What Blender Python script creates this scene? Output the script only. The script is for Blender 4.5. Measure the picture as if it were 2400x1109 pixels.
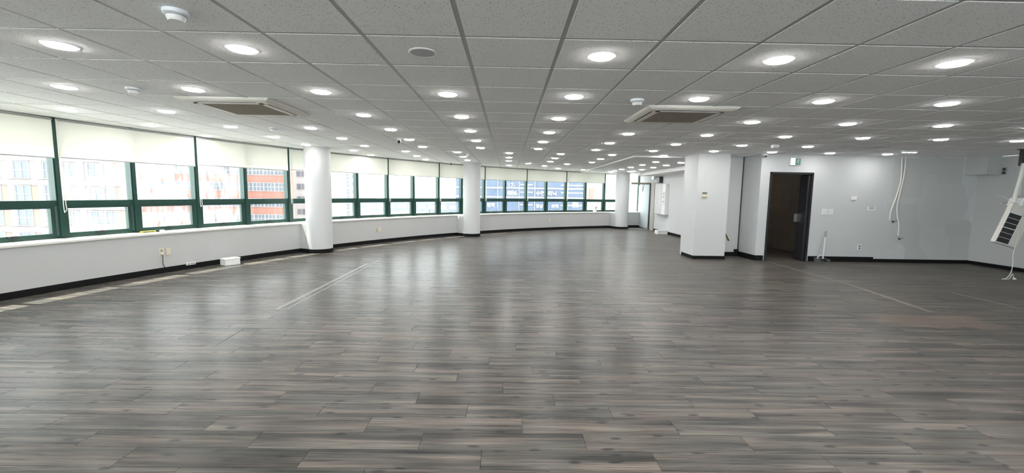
import bpy, math, random
from mathutils import Vector, Matrix
random.seed(7)
S = bpy.context.scene
for o in list(bpy.data.objects): bpy.data.objects.remove(o)
COL = S.collection

# ------------------------------------------------------------------ camera
CAM_Z = 1.402484
cam_d = bpy.data.cameras.new('camera'); cam = bpy.data.objects.new('camera', cam_d); COL.objects.link(cam)
cam_d.sensor_fit = 'HORIZONTAL'; cam_d.sensor_width = 36.0; cam_d.lens = 994.951 / 2400 * 36
cam_d.clip_start = 0.05; cam_d.clip_end = 1000
def cam_matrix(p, y, r):
    cp, sp, cy, sy, cr, sr = math.cos(p), math.sin(p), math.cos(y), math.sin(y), math.cos(r), math.sin(r)
    B = Matrix(((1, 0, 0), (0, 0, -1), (0, 1, 0)))
    Ry = Matrix(((cy, -sy, 0), (sy, cy, 0), (0, 0, 1)))
    Rp = Matrix(((1, 0, 0), (0, cp, -sp), (0, sp, cp)))
    Rr = Matrix(((cr, -sr, 0), (sr, cr, 0), (0, 0, 1)))
    M = Rr @ Rp @ B @ Ry
    R = Matrix((M[0], -M[1], -M[2])).transposed()
    return Matrix.Translation((0, 0, CAM_Z)) @ R.to_4x4()
cam.matrix_world = cam_matrix(0.101995, 0.01124, 0.016476)
S.camera = cam

# ------------------------------------------------------------------ sky, sun, exposure
SKY = 2.6; SUN = 8.0; LAMP = 32.0
w = bpy.data.worlds.new('sky'); S.world = w; w.use_nodes = True
bg = w.node_tree.nodes['Background']; bg.inputs[0].default_value = (0.96, 0.975, 1.0, 1); bg.inputs[1].default_value = SKY
sd = bpy.data.lights.new('sun', 'SUN'); sd.energy = SUN; sd.angle = math.radians(0.53); sd.color = (1.0, 0.93, 0.82)
sun = bpy.data.objects.new('sun', sd); COL.objects.link(sun)
sdir = Vector((1.0, -0.12, -2.05)).normalized()
sun.rotation_euler = sdir.to_track_quat('-Z', 'Y').to_euler(); sun.location = (-30, 5, 60)
vs = S.view_settings
vs.view_transform = 'Standard'; vs.look = 'None'; vs.gamma = 1.0; vs.use_curve_mapping = False; vs.exposure = 1.27
S.display_settings.display_device = 'sRGB'
S.cycles.use_light_tree = False     # over a hundred equal lamps: plain sampling is quicker

H = 2.3307          # ceiling height (face of the tiles)
GX, GY, GT = -0.284247, 2.05782, 0.6   # ceiling grid origin and module

# ------------------------------------------------------------------ materials
MATS = {}
def new_mat(name):
    m = bpy.data.materials.new(name); m.use_nodes = True
    nt = m.node_tree; MATS[name] = m
    return m, nt, nt.nodes['Principled BSDF'], nt.nodes['Material Output']
def nd(nt, t, **kw):
    n = nt.nodes.new(t)
    for k, v in kw.items():
        if k in ('op', 'operation'): n.operation = v
        else: setattr(n, k, v)
    return n
def math_n(nt, op, a, b=None, c=None, clamp=False):
    n = nt.nodes.new('ShaderNodeMath'); n.operation = op; n.use_clamp = clamp
    for i, v in enumerate((a, b, c)):
        if v is None: continue
        if isinstance(v, (int, float)): n.inputs[i].default_value = v
        else: nt.links.new(v, n.inputs[i])
    return n.outputs[0]
def mix_c(nt, f, a, b, blend='MIX'):
    n = nt.nodes.new('ShaderNodeMix'); n.data_type = 'RGBA'; n.blend_type = blend
    for s, v in ((n.inputs[0], f), (n.inputs[6], a), (n.inputs[7], b)):
        if isinstance(v, (int, float)): s.default_value = v
        elif isinstance(v, tuple): s.default_value = (*v, 1) if len(v) == 3 else v
        else: nt.links.new(v, s)
    return n.outputs[2]
def noise(nt, vec, scale, detail=3, rough=0.5, dist=0.0):
    n = nt.nodes.new('ShaderNodeTexNoise'); n.inputs['Scale'].default_value = scale
    n.inputs['Detail'].default_value = detail; n.inputs['Roughness'].default_value = rough; n.inputs['Distortion'].default_value = dist
    if vec is not None: nt.links.new(vec, n.inputs['Vector'])
    return n.outputs['Fac']
def ramp(nt, f, stops):
    n = nt.nodes.new('ShaderNodeValToRGB'); e = n.color_ramp.elements
    while len(e) < len(stops): e.new(0.5)
    for x, (p, c) in zip(e, stops):
        x.position = p; x.color = (*c, 1) if isinstance(c, tuple) else (c, c, c, 1)
    nt.links.new(f, n.inputs[0]); return n.outputs[0]
def simple(name, col, rough=0.5, metal=0.0, spec=0.5, var=0.0, scale=8.0, bump=0.0):
    m, nt, b, o = new_mat(name)
    b.inputs['Base Color'].default_value = (*col, 1); b.inputs['Roughness'].default_value = rough
    b.inputs['Metallic'].default_value = metal; b.inputs['Specular IOR Level'].default_value = spec
    g = nt.nodes.new('ShaderNodeNewGeometry').outputs['Position']
    f = noise(nt, g, scale, 4)
    v = max(var, 0.03)
    nt.links.new(mix_c(nt, f, tuple(c * (1 - v) for c in col), tuple(min(1, c * (1 + v)) for c in col)), b.inputs['Base Color'])
    if bump:
        bn = nt.nodes.new('ShaderNodeBump'); bn.inputs['Strength'].default_value = bump; bn.inputs['Distance'].default_value = 0.002
        nt.links.new(noise(nt, g, scale * 30, 3), bn.inputs['Height']); nt.links.new(bn.outputs[0], b.inputs['Normal'])
    return m
simple('wall_paint', (0.63, 0.642, 0.65), 0.55, var=0.035, scale=1.3, bump=0.15)
simple('grey_wall', (0.545, 0.56, 0.565), 0.6, var=0.05, scale=1.2, bump=0.15)
simple('facade_paint', (0.545, 0.55, 0.552), 0.6, var=0.03, scale=2.0, bump=0.2)
simple('sill_stone', (0.84, 0.82, 0.78), 0.35, var=0.05, scale=5)
simple('skirting', (0.009, 0.009, 0.010), 0.6, spec=0.15, var=0.1)
simple('frame_green', (0.008, 0.046, 0.036), 0.35, var=0.1, scale=4)
simple('rubber', (0.012, 0.012, 0.012), 0.6)
simple('white_plastic', (0.82, 0.83, 0.83), 0.4)
simple('bluish_plastic', (0.80, 0.84, 0.90), 0.4)
simple('cream_plastic', (0.72, 0.66, 0.50), 0.4, var=0.05)
simple('ivory_panel', (0.78, 0.76, 0.70), 0.45)
simple('grey_plastic', (0.35, 0.36, 0.36), 0.5)
simple('dark_plastic', (0.02, 0.02, 0.022), 0.45)
simple('speaker_mesh', (0.52, 0.53, 0.53), 0.8)
simple('grille_brown', (0.30, 0.255, 0.205), 0.7, var=0.12, scale=6)
simple('grid_bar', (0.40, 0.385, 0.36), 0.34, metal=0.1)
simple('plaster', (0.80, 0.80, 0.79), 0.6, var=0.02)
simple('concrete', (0.45, 0.45, 0.44), 0.8)
simple('joint', (0.07, 0.065, 0.06), 0.8)
simple('door_black', (0.02, 0.02, 0.024), 0.35)
simple('steel', (0.55, 0.55, 0.55), 0.3, metal=0.9)
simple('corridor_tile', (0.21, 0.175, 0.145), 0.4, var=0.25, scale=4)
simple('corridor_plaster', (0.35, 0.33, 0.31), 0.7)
simple('sign_green', (0.0, 0.16, 0.11), 0.4)
simple('paper', (0.74, 0.75, 0.75), 0.8)
simple('ink', (0.16, 0.17, 0.19), 0.8)
simple('lcd', (0.16, 0.20, 0.17), 0.25)
simple('tool_yellow', (0.70, 0.62, 0.10), 0.4)
simple('styrofoam', (0.86, 0.87, 0.86), 0.8, var=0.02, scale=60)
simple('white_cord', (0.80, 0.80, 0.76), 0.5)
simple('tape_pale', (0.25, 0.245, 0.235), 0.45, var=0.12, scale=9)
simple('tape_dark', (0.09, 0.085, 0.08), 0.5, var=0.2)
simple('trace_brown', (0.165, 0.14, 0.12), 0.45, var=0.25, scale=6)
simple('pale_leaf', (0.70, 0.76, 0.77), 0.3)
simple('beige_leaf', (0.50, 0.49, 0.44), 0.5)
simple('pan_grey', (0.11, 0.12, 0.125), 0.5)
simple('grey_board', (0.30, 0.31, 0.31), 0.5)
simple('apt_pink', (0.257, 0.215, 0.215), 0.8, var=0.04, scale=0.3)
simple('apt_orange', (0.279, 0.173, 0.139), 0.8)
simple('apt_white', (0.312, 0.307, 0.312), 0.8)
simple('red_brick', (0.257, 0.112, 0.084), 0.8, var=0.08, scale=0.4)
simple('pale_wall', (0.346, 0.357, 0.357), 0.8, var=0.03, scale=0.3)
simple('ext_glass', (0.123, 0.139, 0.167), 0.3)
simple('ext_frame', (0.335, 0.34, 0.351), 0.5)
simple('blue_glass', (0.072, 0.103, 0.162), 0.3, var=0.2, scale=0.35)
simple('sign_white', (0.578, 0.585, 0.585), 0.6)
simple('sign_blue', (0.184, 0.201, 0.323), 0.6)
simple('street', (0.46, 0.46, 0.46), 0.9, var=0.1, scale=0.05)

def mk_wall_patched():
    m, nt, b, o = new_mat('patched_wall')
    g = nt.nodes.new('ShaderNodeNewGeometry').outputs['Position']
    sep = nt.nodes.new('ShaderNodeSeparateXYZ'); nt.links.new(g, sep.inputs[0])
    x, z = sep.outputs[0], sep.outputs[2]
    # repaired plaster zone towards the corner: overlapping roller patches with ragged edges
    wob = math_n(nt, 'MULTIPLY', math_n(nt, 'SUBTRACT', noise(nt, g, 2.2, 4), 0.5), 0.5)
    xx = math_n(nt, 'ADD', x, wob)
    zone = ramp(nt, math_n(nt, 'MULTIPLY_ADD', xx, 2.2, -18.0, clamp=True), [(0, 0.0), (1, 1.0)])
    vor = nt.nodes.new('ShaderNodeTexVoronoi'); vor.distance = 'CHEBYCHEV'; vor.inputs['Scale'].default_value = 1.5
    mp = nt.nodes.new('ShaderNodeMapping'); mp.inputs['Scale'].default_value = (1.0, 0.0, 0.8)
    nt.links.new(g, mp.inputs[0]); nt.links.new(mp.outputs[0], vor.inputs['Vector'])
    patch = nt.nodes.new('ShaderNodeSeparateColor'); nt.links.new(vor.outputs['Color'], patch.inputs[0])
    grey = ramp(nt, patch.outputs[0], [(0, (0.54, 0.56, 0.56)), (0.5, (0.61, 0.625, 0.625)), (1, (0.72, 0.755, 0.775))])
    base = mix_c(nt, noise(nt, g, 1.4, 4), (0.565, 0.59, 0.605), (0.615, 0.632, 0.642))
    nt.links.new(mix_c(nt, math_n(nt, 'MULTIPLY', zone, 0.8), base, grey), b.inputs['Base Color'])
    b.inputs['Roughness'].default_value = 0.55
mk_wall_patched()

PW, PL, PY0 = 0.166, 0.93, 2.0265    # plank width, length, row origin
def mk_floor():
    m, nt, b, o = new_mat('plank_wood')
    g = nt.nodes.new('ShaderNodeNewGeometry').outputs['Position']
    sep = nt.nodes.new('ShaderNodeSeparateXYZ'); nt.links.new(g, sep.inputs[0])
    x, y = sep.outputs[0], sep.outputs[1]
    row = math_n(nt, 'FLOOR', math_n(nt, 'DIVIDE', math_n(nt, 'SUBTRACT', y, PY0), PW))
    off = math_n(nt, 'MULTIPLY', math_n(nt, 'FRACT', math_n(nt, 'MULTIPLY_ADD', row, 0.377, 0.13)), PL)
    colm = math_n(nt, 'FLOOR', math_n(nt, 'DIVIDE', math_n(nt, 'ADD', x, off), PL))
    cb = nt.nodes.new('ShaderNodeCombineXYZ'); nt.links.new(row, cb.inputs[0]); nt.links.new(colm, cb.inputs[1])
    wn = nt.nodes.new('ShaderNodeTexWhiteNoise'); wn.noise_dimensions = '2D'; nt.links.new(cb.outputs[0], wn.inputs['Vector'])
    rs = nt.nodes.new('ShaderNodeSeparateColor'); nt.links.new(wn.outputs['Color'], rs.inputs[0])
    r1, r2, r3 = rs.outputs[0], rs.outputs[1], rs.outputs[2]
    def vec(sx, sy):
        c = nt.nodes.new('ShaderNodeCombineXYZ')
        nt.links.new(math_n(nt, 'MULTIPLY_ADD', r1, 37.0, math_n(nt, 'MULTIPLY', x, sx)), c.inputs[0])
        nt.links.new(math_n(nt, 'MULTIPLY_ADD', r2, 53.0, math_n(nt, 'MULTIPLY', y, sy)), c.inputs[1])
        nt.links.new(math_n(nt, 'MULTIPLY', r3, 11.0), c.inputs[2]); return c.outputs[0]
    broad = noise(nt, vec(1.0, 17.0), 1.0, 4, 0.55, 0.3)
    fine = noise(nt, vec(2.5, 120.0), 1.0, 3, 0.6)
    tint = noise(nt, vec(0.6, 9.0), 1.0, 2)
    c = ramp(nt, broad, [(0.32, (0.092, 0.091, 0.087)), (0.44, (0.165, 0.154, 0.142)), (0.53, (0.270, 0.236, 0.212)), (0.65, (0.400, 0.335, 0.295))])
    c = mix_c(nt, math_n(nt, 'MULTIPLY', math_n(nt, 'SUBTRACT', tint, 0.42, clamp=True), 1.6, clamp=True), c, (0.20, 0.215, 0.195))
    f2 = ramp(nt, fine, [(0.33, 0.66), (0.60, 1.14)])
    c = mix_c(nt, 1.0, c, f2, 'MULTIPLY')
    st = math_n(nt, 'FLOOR', math_n(nt, 'DIVIDE', math_n(nt, 'SUBTRACT', y, PY0), PW / 4.0))
    c4 = nt.nodes.new('ShaderNodeCombineXYZ'); nt.links.new(st, c4.inputs[0]); nt.links.new(colm, c4.inputs[1])
    w4 = nt.nodes.new('ShaderNodeTexWhiteNoise'); w4.noise_dimensions = '2D'; nt.links.new(c4.outputs[0], w4.inputs['Vector'])
    pv = math_n(nt, 'MULTIPLY', math_n(nt, 'MULTIPLY_ADD', r3, 0.09, 0.41), math_n(nt, 'MULTIPLY_ADD', w4.outputs['Value'], 0.42, 0.80))
    pc = nt.nodes.new('ShaderNodeCombineColor')
    for i in range(3): nt.links.new(pv, pc.inputs[i])
    c = mix_c(nt, 1.0, c, pc.outputs[0], 'MULTIPLY')
    # knots
    vo = nt.nodes.new('ShaderNodeTexVoronoi'); vo.voronoi_dimensions = '2D'; vo.inputs['Scale'].default_value = 1.0; vo.inputs['Randomness'].default_value = 1.0
    kd = noise(nt, vec(9.0, 45.0), 1.0, 3)
    va = nt.nodes.new('ShaderNodeVectorMath'); va.operation = 'ADD'
    nt.links.new(vec(2.6, 7.5), va.inputs[0])
    kk = nt.nodes.new('ShaderNodeCombineXYZ'); nt.links.new(math_n(nt, 'MULTIPLY', kd, 0.10), kk.inputs[0]); nt.links.new(math_n(nt, 'MULTIPLY', kd, 0.22), kk.inputs[1])
    nt.links.new(kk.outputs[0], va.inputs[1]); nt.links.new(va.outputs[0], vo.inputs['Vector'])
    kc = nt.nodes.new('ShaderNodeSeparateColor'); nt.links.new(vo.outputs['Color'], kc.inputs[0])
    kn = math_n(nt, 'MULTIPLY', ramp(nt, vo.outputs['Distance'], [(0.05, 1.0), (0.12, 0.0)]), math_n(nt, 'GREATER_THAN', kc.outputs[0], 0.28))
    c = mix_c(nt, math_n(nt, 'MULTIPLY', kn, 0.88), c, (0.030, 0.032, 0.034))
    # worn, browner area towards the right-hand rooms
    worn = math_n(nt, 'MULTIPLY', math_n(nt, 'MULTIPLY_ADD', x, 0.13, -0.15, clamp=True), noise(nt, g, 0.5, 4))
    c = mix_c(nt, math_n(nt, 'MULTIPLY', worn, 0.55), c, (0.105, 0.088, 0.076))
    # black rubbed streak close to the camera
    sx = ramp(nt, math_n(nt, 'ABSOLUTE', math_n(nt, 'DIVIDE', math_n(nt, 'SUBTRACT', x, 0.35), 0.55)), [(0.7, 1.0), (1.0, 0.0)])
    sy = ramp(nt, math_n(nt, 'ABSOLUTE', math_n(nt, 'DIVIDE', math_n(nt, 'SUBTRACT', y, 2.540), 0.017)), [(0.6, 1.0), (1.0, 0.0)])
    sm = math_n(nt, 'MULTIPLY', math_n(nt, 'MULTIPLY', sx, sy), ramp(nt, noise(nt, g, 14.0, 3), [(0.36, 0.35), (0.50, 1.0)]))
    c = mix_c(nt, math_n(nt, 'MULTIPLY', sm, 0.9), c, (0.04, 0.042, 0.045))
    # large scuffed brown patch near the right-hand side, ragged outline
    wob = math_n(nt, 'MULTIPLY', math_n(nt, 'SUBTRACT', noise(nt, g, 3.0, 5), 0.5), 0.7)
    px = math_n(nt, 'DIVIDE', math_n(nt, 'ABSOLUTE', math_n(nt, 'SUBTRACT', math_n(nt, 'ADD', x, wob), 4.95)), 0.72)
    py = math_n(nt, 'DIVIDE', math_n(nt, 'ABSOLUTE', math_n(nt, 'SUBTRACT', math_n(nt, 'ADD', y, math_n(nt, 'MULTIPLY', wob, 0.5)), 4.76)), 0.26)
    pm = ramp(nt, math_n(nt, 'MAXIMUM', px, py), [(0.80, 1.0), (1.0, 0.0)])
    c = mix_c(nt, math_n(nt, 'MULTIPLY', pm, 0.55), c, (0.20, 0.15, 0.12))
    nt.links.new(c, b.inputs['Base Color'])
    rg = math_n(nt, 'MULTIPLY_ADD', fine, 0.10, math_n(nt, 'MULTIPLY_ADD', worn, 0.2, 0.23))
    nt.links.new(rg, b.inputs['Roughness'])
    b.inputs['Specular IOR Level'].default_value = 0.10
    bn = nt.nodes.new('ShaderNodeBump'); bn.inputs['Strength'].default_value = 0.25; bn.inputs['Distance'].default_value = 0.0010
    nt.links.new(math_n(nt, 'ADD', broad, math_n(nt, 'MULTIPLY', fine, 0.35)), bn.inputs['Height']); nt.links.new(bn.outputs[0], b.inputs['Normal'])
mk_floor()

def mk_tile():
    m, nt, b, o = new_mat('mineral_tile')
    g = nt.nodes.new('ShaderNodeNewGeometry').outputs['Position']
    va = nt.nodes.new('ShaderNodeVectorMath'); va.operation = 'ADD'
    nz = nt.nodes.new('ShaderNodeTexNoise'); nz.inputs['Scale'].default_value = 14; nt.links.new(g, nz.inputs['Vector'])
    sc = nt.nodes.new('ShaderNodeVectorMath'); sc.operation = 'SCALE'; sc.inputs['Scale'].default_value = 0.035
    nt.links.new(nz.outputs['Color'], sc.inputs[0]); nt.links.new(g, va.inputs[0]); nt.links.new(sc.outputs[0], va.inputs[1])
    vo = nt.nodes.new('ShaderNodeTexVoronoi'); vo.voronoi_dimensions = '2D'; vo.inputs['Scale'].default_value = 52
    nt.links.new(va.outputs[0], vo.inputs['Vector'])
    cs = nt.nodes.new('ShaderNodeSeparateColor'); nt.links.new(vo.outputs['Color'], cs.inputs[0])
    pit = math_n(nt, 'MULTIPLY', ramp(nt, vo.outputs['Distance'], [(0.10, 1.0), (0.20, 0.0)]), math_n(nt, 'GREATER_THAN', cs.outputs[0], 0.66))
    v2 = nt.nodes.new('ShaderNodeTexVoronoi'); v2.voronoi_dimensions = '2D'; v2.inputs['Scale'].default_value = 170
    nt.links.new(g, v2.inputs['Vector'])
    pit2 = ramp(nt, v2.outputs['Distance'], [(0.08, 1.0), (0.22, 0.0)])
    base = mix_c(nt, noise(nt, g, 0.9, 3), (0.88, 0.885, 0.885), (0.92, 0.925, 0.925))
    c = mix_c(nt, math_n(nt, 'MULTIPLY', pit2, 0.10), base, (0.35, 0.35, 0.35))
    c = mix_c(nt, math_n(nt, 'MULTIPLY', pit, 0.72), c, (0.16, 0.16, 0.16))
    nt.links.new(c, b.inputs['Base Color']); b.inputs['Roughness'].default_value = 0.85; b.inputs['Specular IOR Level'].default_value = 0.2
mk_tile()

def mk_blind():
    m, nt, b, o = new_mat('blind_fabric')
    d = nt.nodes.new('ShaderNodeBsdfDiffuse'); t = nt.nodes.new('ShaderNodeBsdfTranslucent'); mx = nt.nodes.new('ShaderNodeMixShader')
    g = nt.nodes.new('ShaderNodeNewGeometry').outputs['Position']
    c = mix_c(nt, noise(nt, g, 3.0, 3), (0.86, 0.86, 0.80), (0.90, 0.90, 0.85))
    nt.links.new(c, d.inputs[0]); nt.links.new(c, t.inputs[0]); mx.inputs[0].default_value = 0.30
    nt.links.new(d.outputs[0], mx.inputs[1]); nt.links.new(t.outputs[0], mx.inputs[2]); nt.links.new(mx.outputs[0], o.inputs[0])
    nt.nodes.remove(b)
mk_blind()

def mk_glass(name, dirt):
    m, nt, b, o = new_mat(name); nt.nodes.remove(b)
    tr = nt.nodes.new('ShaderNodeBsdfTransparent'); gl = nt.nodes.new('ShaderNodeBsdfGlossy'); gl.inputs['Roughness'].default_value = 0.02
    tr.inputs[0].default_value = (0.93, 0.97, 0.96, 1)
    lw = nt.nodes.new('ShaderNodeLayerWeight'); lw.inputs[0].default_value = 0.5
    fr = math_n(nt, 'MULTIPLY_ADD', math_n(nt, 'POWER', lw.outputs['Facing'], 5.0), 0.9, 0.025, clamp=True)
    mx = nt.nodes.new('ShaderNodeMixShader'); nt.links.new(fr, mx.inputs[0])
    nt.links.new(tr.outputs[0], mx.inputs[1]); nt.links.new(gl.outputs[0], mx.inputs[2])
    tl = nt.nodes.new('ShaderNodeBsdfTranslucent'); tl.inputs[0].default_value = (0.86, 0.88, 0.93, 1)
    g = nt.nodes.new('ShaderNodeNewGeometry').outputs['Position']
    mp = nt.nodes.new('ShaderNodeMapping'); mp.inputs['Scale'].default_value = (7.0, 7.0, 1.6); nt.links.new(g, mp.inputs[0])
    f = math_n(nt, 'MULTIPLY', ramp(nt, noise(nt, mp.outputs[0], 1.2, 5, 0.65), [(0.38, 0.12), (0.60, 1.0)]), dirt)
    m2 = nt.nodes.new('ShaderNodeMixShader'); nt.links.new(f, m2.inputs[0])
    nt.links.new(mx.outputs[0], m2.inputs[1]); nt.links.new(tl.outputs[0], m2.inputs[2]); nt.links.new(m2.outputs[0], o.inputs[0])
mk_glass('pane_clear', 0.015); mk_glass('pane_hazy', 0.04); mk_glass('pane_dirty', 0.11)

def emissive(name, col, s):
    m, nt, b, o = new_mat(name)
    b.inputs['Base Color'].default_value = (0.9, 0.9, 0.9, 1); b.inputs['Emission Color'].default_value = (*col, 1); b.inputs['Emission Strength'].default_value = s
emissive('lamp_diffuser', (1.0, 0.98, 0.95), LAMP)
emissive('added_corridor_lamp', (1.0, 0.9, 0.78), 16.0)  # weak glow for the unseen lamp added inside the corridor
emissive('sign_lit', (0.75, 1.0, 0.9), 0.25)
emissive('sign_lit_white', (0.9, 1.0, 0.98), 0.6)

# ------------------------------------------------------------------ mesh helpers
class MB:
    def __init__(s): s.v = []; s.f = []
    def poly(s, pts):
        i = len(s.v); s.v += [tuple(p) for p in pts]; s.f.append(tuple(range(i, i + len(pts)))); return s
    def box(s, x0, x1, y0, y1, z0, z1, M=None):
        i = len(s.v)
        P = [(x0, y0, z0), (x1, y0, z0), (x1, y1, z0), (x0, y1, z0), (x0, y0, z1), (x1, y0, z1), (x1, y1, z1), (x0, y1, z1)]
        if M is not None: P = [tuple(M @ Vector(p)) for p in P]
        s.v += P
        s.f += [tuple(i + k for k in q) for q in ((0, 3, 2, 1), (4, 5, 6, 7), (0, 1, 5, 4), (1, 2, 6, 5), (2, 3, 7, 6), (3, 0, 4, 7))]
        return s
    def bbox(s, x0, x1, y0, y1, z0, z1, b, M=None):
        """box with chamfered edges"""
        i = len(s.v); P = []
        for (xa, xb, ya, yb, z) in ((x0 + b, x1 - b, y0 + b, y1 - b, z0), (x0, x1, y0, y1, z0 + b), (x0, x1, y0, y1, z1 - b), (x0 + b, x1 - b, y0 + b, y1 - b, z1)):
            P += [(xa + (b if z in (z0 + b, z1 - b) else 0), ya, z), (xb - (b if z in (z0 + b, z1 - b) else 0), ya, z)]
            if z in (z0 + b, z1 - b): P += [(xb, ya + b, z), (xb, yb - b, z), (xb - b, yb, z), (xa + b, yb, z), (xa, yb - b, z), (xa, ya + b, z)]
            else: P += [(xb, ya, z), (xb, yb, z), (xb, yb, z), (xa, yb, z), (xa, yb, z), (xa, ya, z)]
        if M is not None: P = [tuple(M @ Vector(p)) for p in P]
        s.v += P
        for l in range(3):
            for k in range(8):
                a, c = i + l * 8 + k, i + l * 8 + (k + 1) % 8
                s.f.append((a, c, c + 8, a + 8))
        s.f.append(tuple(i + k for k in reversed((0, 1, 3, 5)))); s.f.append(tuple(i + 24 + k for k in (0, 1, 3, 5)))
        return s
    def prism(s, poly, z0, z1):
        i, n = len(s.v), len(poly)
        s.v += [(p[0], p[1], z0) for p in poly] + [(p[0], p[1], z1) for p in poly]
        s.f.append(tuple(i + k for k in reversed(range(n)))); s.f.append(tuple(i + n + k for k in range(n)))
        s.f += [(i + k, i + (k + 1) % n, i + n + (k + 1) % n, i + n + k) for k in range(n)]
        return s
    def lathe(s, prof, n=24, M=None, cap=True):
        i = len(s.v)
        for r, z in prof:
            for k in range(n):
                a = 2 * math.pi * k / n; p = Vector((r * math.cos(a), r * math.sin(a), z))
                s.v.append(tuple(M @ p if M is not None else p))
        for j in range(len(prof) - 1):
            for k in range(n):
                a, c = i + j * n + k, i + j * n + (k + 1) % n
                s.f.append((a, c, c + n, a + n))
        if cap:
            s.f.append(tuple(i + k for k in reversed(range(n)))); q = i + (len(prof) - 1) * n; s.f.append(tuple(q + k for k in range(n)))
        return s
    def tube(s, pts, r, n=8):
        pts = [Vector(p) for p in pts]; i = len(s.v); up = Vector((0, 0, 1))
        rr = r if isinstance(r, (list, tuple)) else [r] * len(pts)
        for j, p in enumerate(pts):
            d = (pts[min(j + 1, len(pts) - 1)] - pts[max(j - 1, 0)]).normalized()
            a = d.cross(up if abs(d.z) < 0.95 else Vector((1, 0, 0))).normalized(); c = d.cross(a)
            for k in range(n):
                t = 2 * math.pi * k / n; s.v.append(tuple(p + (a * math.cos(t) + c * math.sin(t)) * rr[j]))
        for j in range(len(pts) - 1):
            for k in range(n):
                a, c = i + j * n + k, i + j * n + (k + 1) % n
                s.f.append((a, a + n, c + n, c))
        s.f.append(tuple(i + k for k in range(n))); q = i + (len(pts) - 1) * n; s.f.append(tuple(q + k for k in reversed(range(n))))
        return s
    def mesh(s, name, mat, smooth=False):
        me = bpy.data.meshes.new(name); me.from_pydata(s.v, [], s.f)
        if mat: me.materials.append(MATS[mat])
        if smooth:
            me.polygons.foreach_set('use_smooth', [True] * len(me.polygons))
            try: me.set_sharp_from_angle(angle=math.radians(38))
            except Exception: pass
        me.update(); return me
    def build(s, name, mat, parent=None, smooth=False):
        return link(name, s.mesh(name, mat, smooth), parent)
def link(name, me, parent=None, loc=None):
    o = bpy.data.objects.new(name, me); COL.objects.link(o)
    if parent: o.parent = parent
    if loc is not None: o.location = loc
    return o
def tag(o, label=None, cat=None, group=None, kind=None):
    if label: o['label'] = label
    if cat: o['category'] = cat
    if group: o['group'] = group
    if kind: o['kind'] = kind
    return o
def empty(name, loc=(0, 0, 0), rz=0.0, **kw):
    o = bpy.data.objects.new(name, None); COL.objects.link(o); o.location = loc; o.rotation_euler = (0, 0, rz); o.empty_display_size = 0.1
    return tag(o, **kw)
def copy_tree(o, parent=None):
    c = o.copy(); COL.objects.link(c)
    if parent: c.parent = parent
    for ch in list(o.children): copy_tree(ch, c)
    return c
def catmull(pts, n=8):
    pts = [Vector(p) for p in pts]; out = []
    for i in range(len(pts) - 1):
        p0, p1, p2, p3 = pts[max(i - 1, 0)], pts[i], pts[i + 1], pts[min(i + 2, len(pts) - 1)]
        for k in range(n):
            t = k / n
            out.append(0.5 * (2 * p1 + (p2 - p0) * t + (2 * p0 - 5 * p1 + 4 * p2 - p3) * t * t + (3 * p1 - p0 - 3 * p2 + p3) * t ** 3))
    return out + [pts[-1]]
ORD = ['first', 'second', 'third', 'fourth', 'fifth', 'sixth', 'seventh', 'eighth', 'ninth', 'tenth', 'eleventh', 'twelfth', 'thirteenth', 'fourteenth', 'fifteenth', 'sixteenth', 'seventeenth', 'eighteenth', 'nineteenth', 'twentieth']

# ------------------------------------------------------------------ plan: the bowed window wall
C0 = Vector((11.8, 1.7))
def rW(a): q = (a - 35) / 30; return -0.047 * q * q - 0.151 * q + 18.149
def fp(a, off=0.0):
    r = rW(a) + off; t = math.radians(a); return Vector((C0.x - r * math.cos(t), C0.y + r * math.sin(t)))
AW = [13.4, 16.33, 19.42, 22.35, 25.43, 28.4, 31.41, 34.58, 37.5, 40.57, 43.57, 46.7, 49.7, 52.86, 55.96, 59.04, 62.19, 65.24, 68.2, 71.0]
AW = [13.4 - 3.05 * k for k in range(9, 0, -1)] + AW
NB = len(AW) - 1
BACK_Y, RIGHT_X, FRONT_Y, FAR_X = -2.75, 10.3, 9.3, 5.85
SILL = 0.665
def chord(a, off=0.0):
    """point on the polygonal wall line at angle a, and the wall direction there"""
    k = max(i for i in range(NB) if AW[i] <= a + 1e-6)
    p0, p1 = fp(AW[k], off), fp(AW[k + 1], off); d = (p1 - p0)
    t = (a - AW[k]) / (AW[k + 1] - AW[k]); return p0 + d * t, math.atan2(d.y, d.x)

# walls --------------------------------------------------------------
m = MB()
for k in range(NB):
    m.prism([fp(AW[k]), fp(AW[k], 0.5), fp(AW[k + 1], 0.5), fp(AW[k + 1])], 0, 0.638)
tag(m.build('wall_window', 'facade_paint'), 'low bowed white wall running below the whole row of green windows', 'wall', kind='structure')
m = MB()
for k in range(NB):
    m.prism([fp(AW[k], 0.33), fp(AW[k], 0.5), fp(AW[k + 1], 0.5), fp(AW[k + 1], 0.33)], H + 0.005, H + 0.35)
tag(m.build('wall_window_head', 'facade_paint'), 'concealed head of the window wall above the roller blinds', 'wall', kind='structure')
m = MB()
for k in range(NB):
    m.prism([fp(AW[k], -0.03), fp(AW[k], 0.36), fp(AW[k + 1], 0.36), fp(AW[k + 1], -0.03)], 0.638, SILL)
tag(m.build('trim_1', 'sill_stone'), 'long pale stone window sill along the bowed window wall', 'window sill', kind='structure')
m = MB()
for k in range(NB):
    m.prism([fp(AW[k], -0.012), fp(AW[k], 0.004), fp(AW[k + 1], 0.004), fp(AW[k + 1], -0.012)], 0, 0.09)
tag(m.build('baseboard_window', 'skirting'), 'black skirting strip at the foot of the bowed window wall', 'baseboard', kind='structure')

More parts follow.
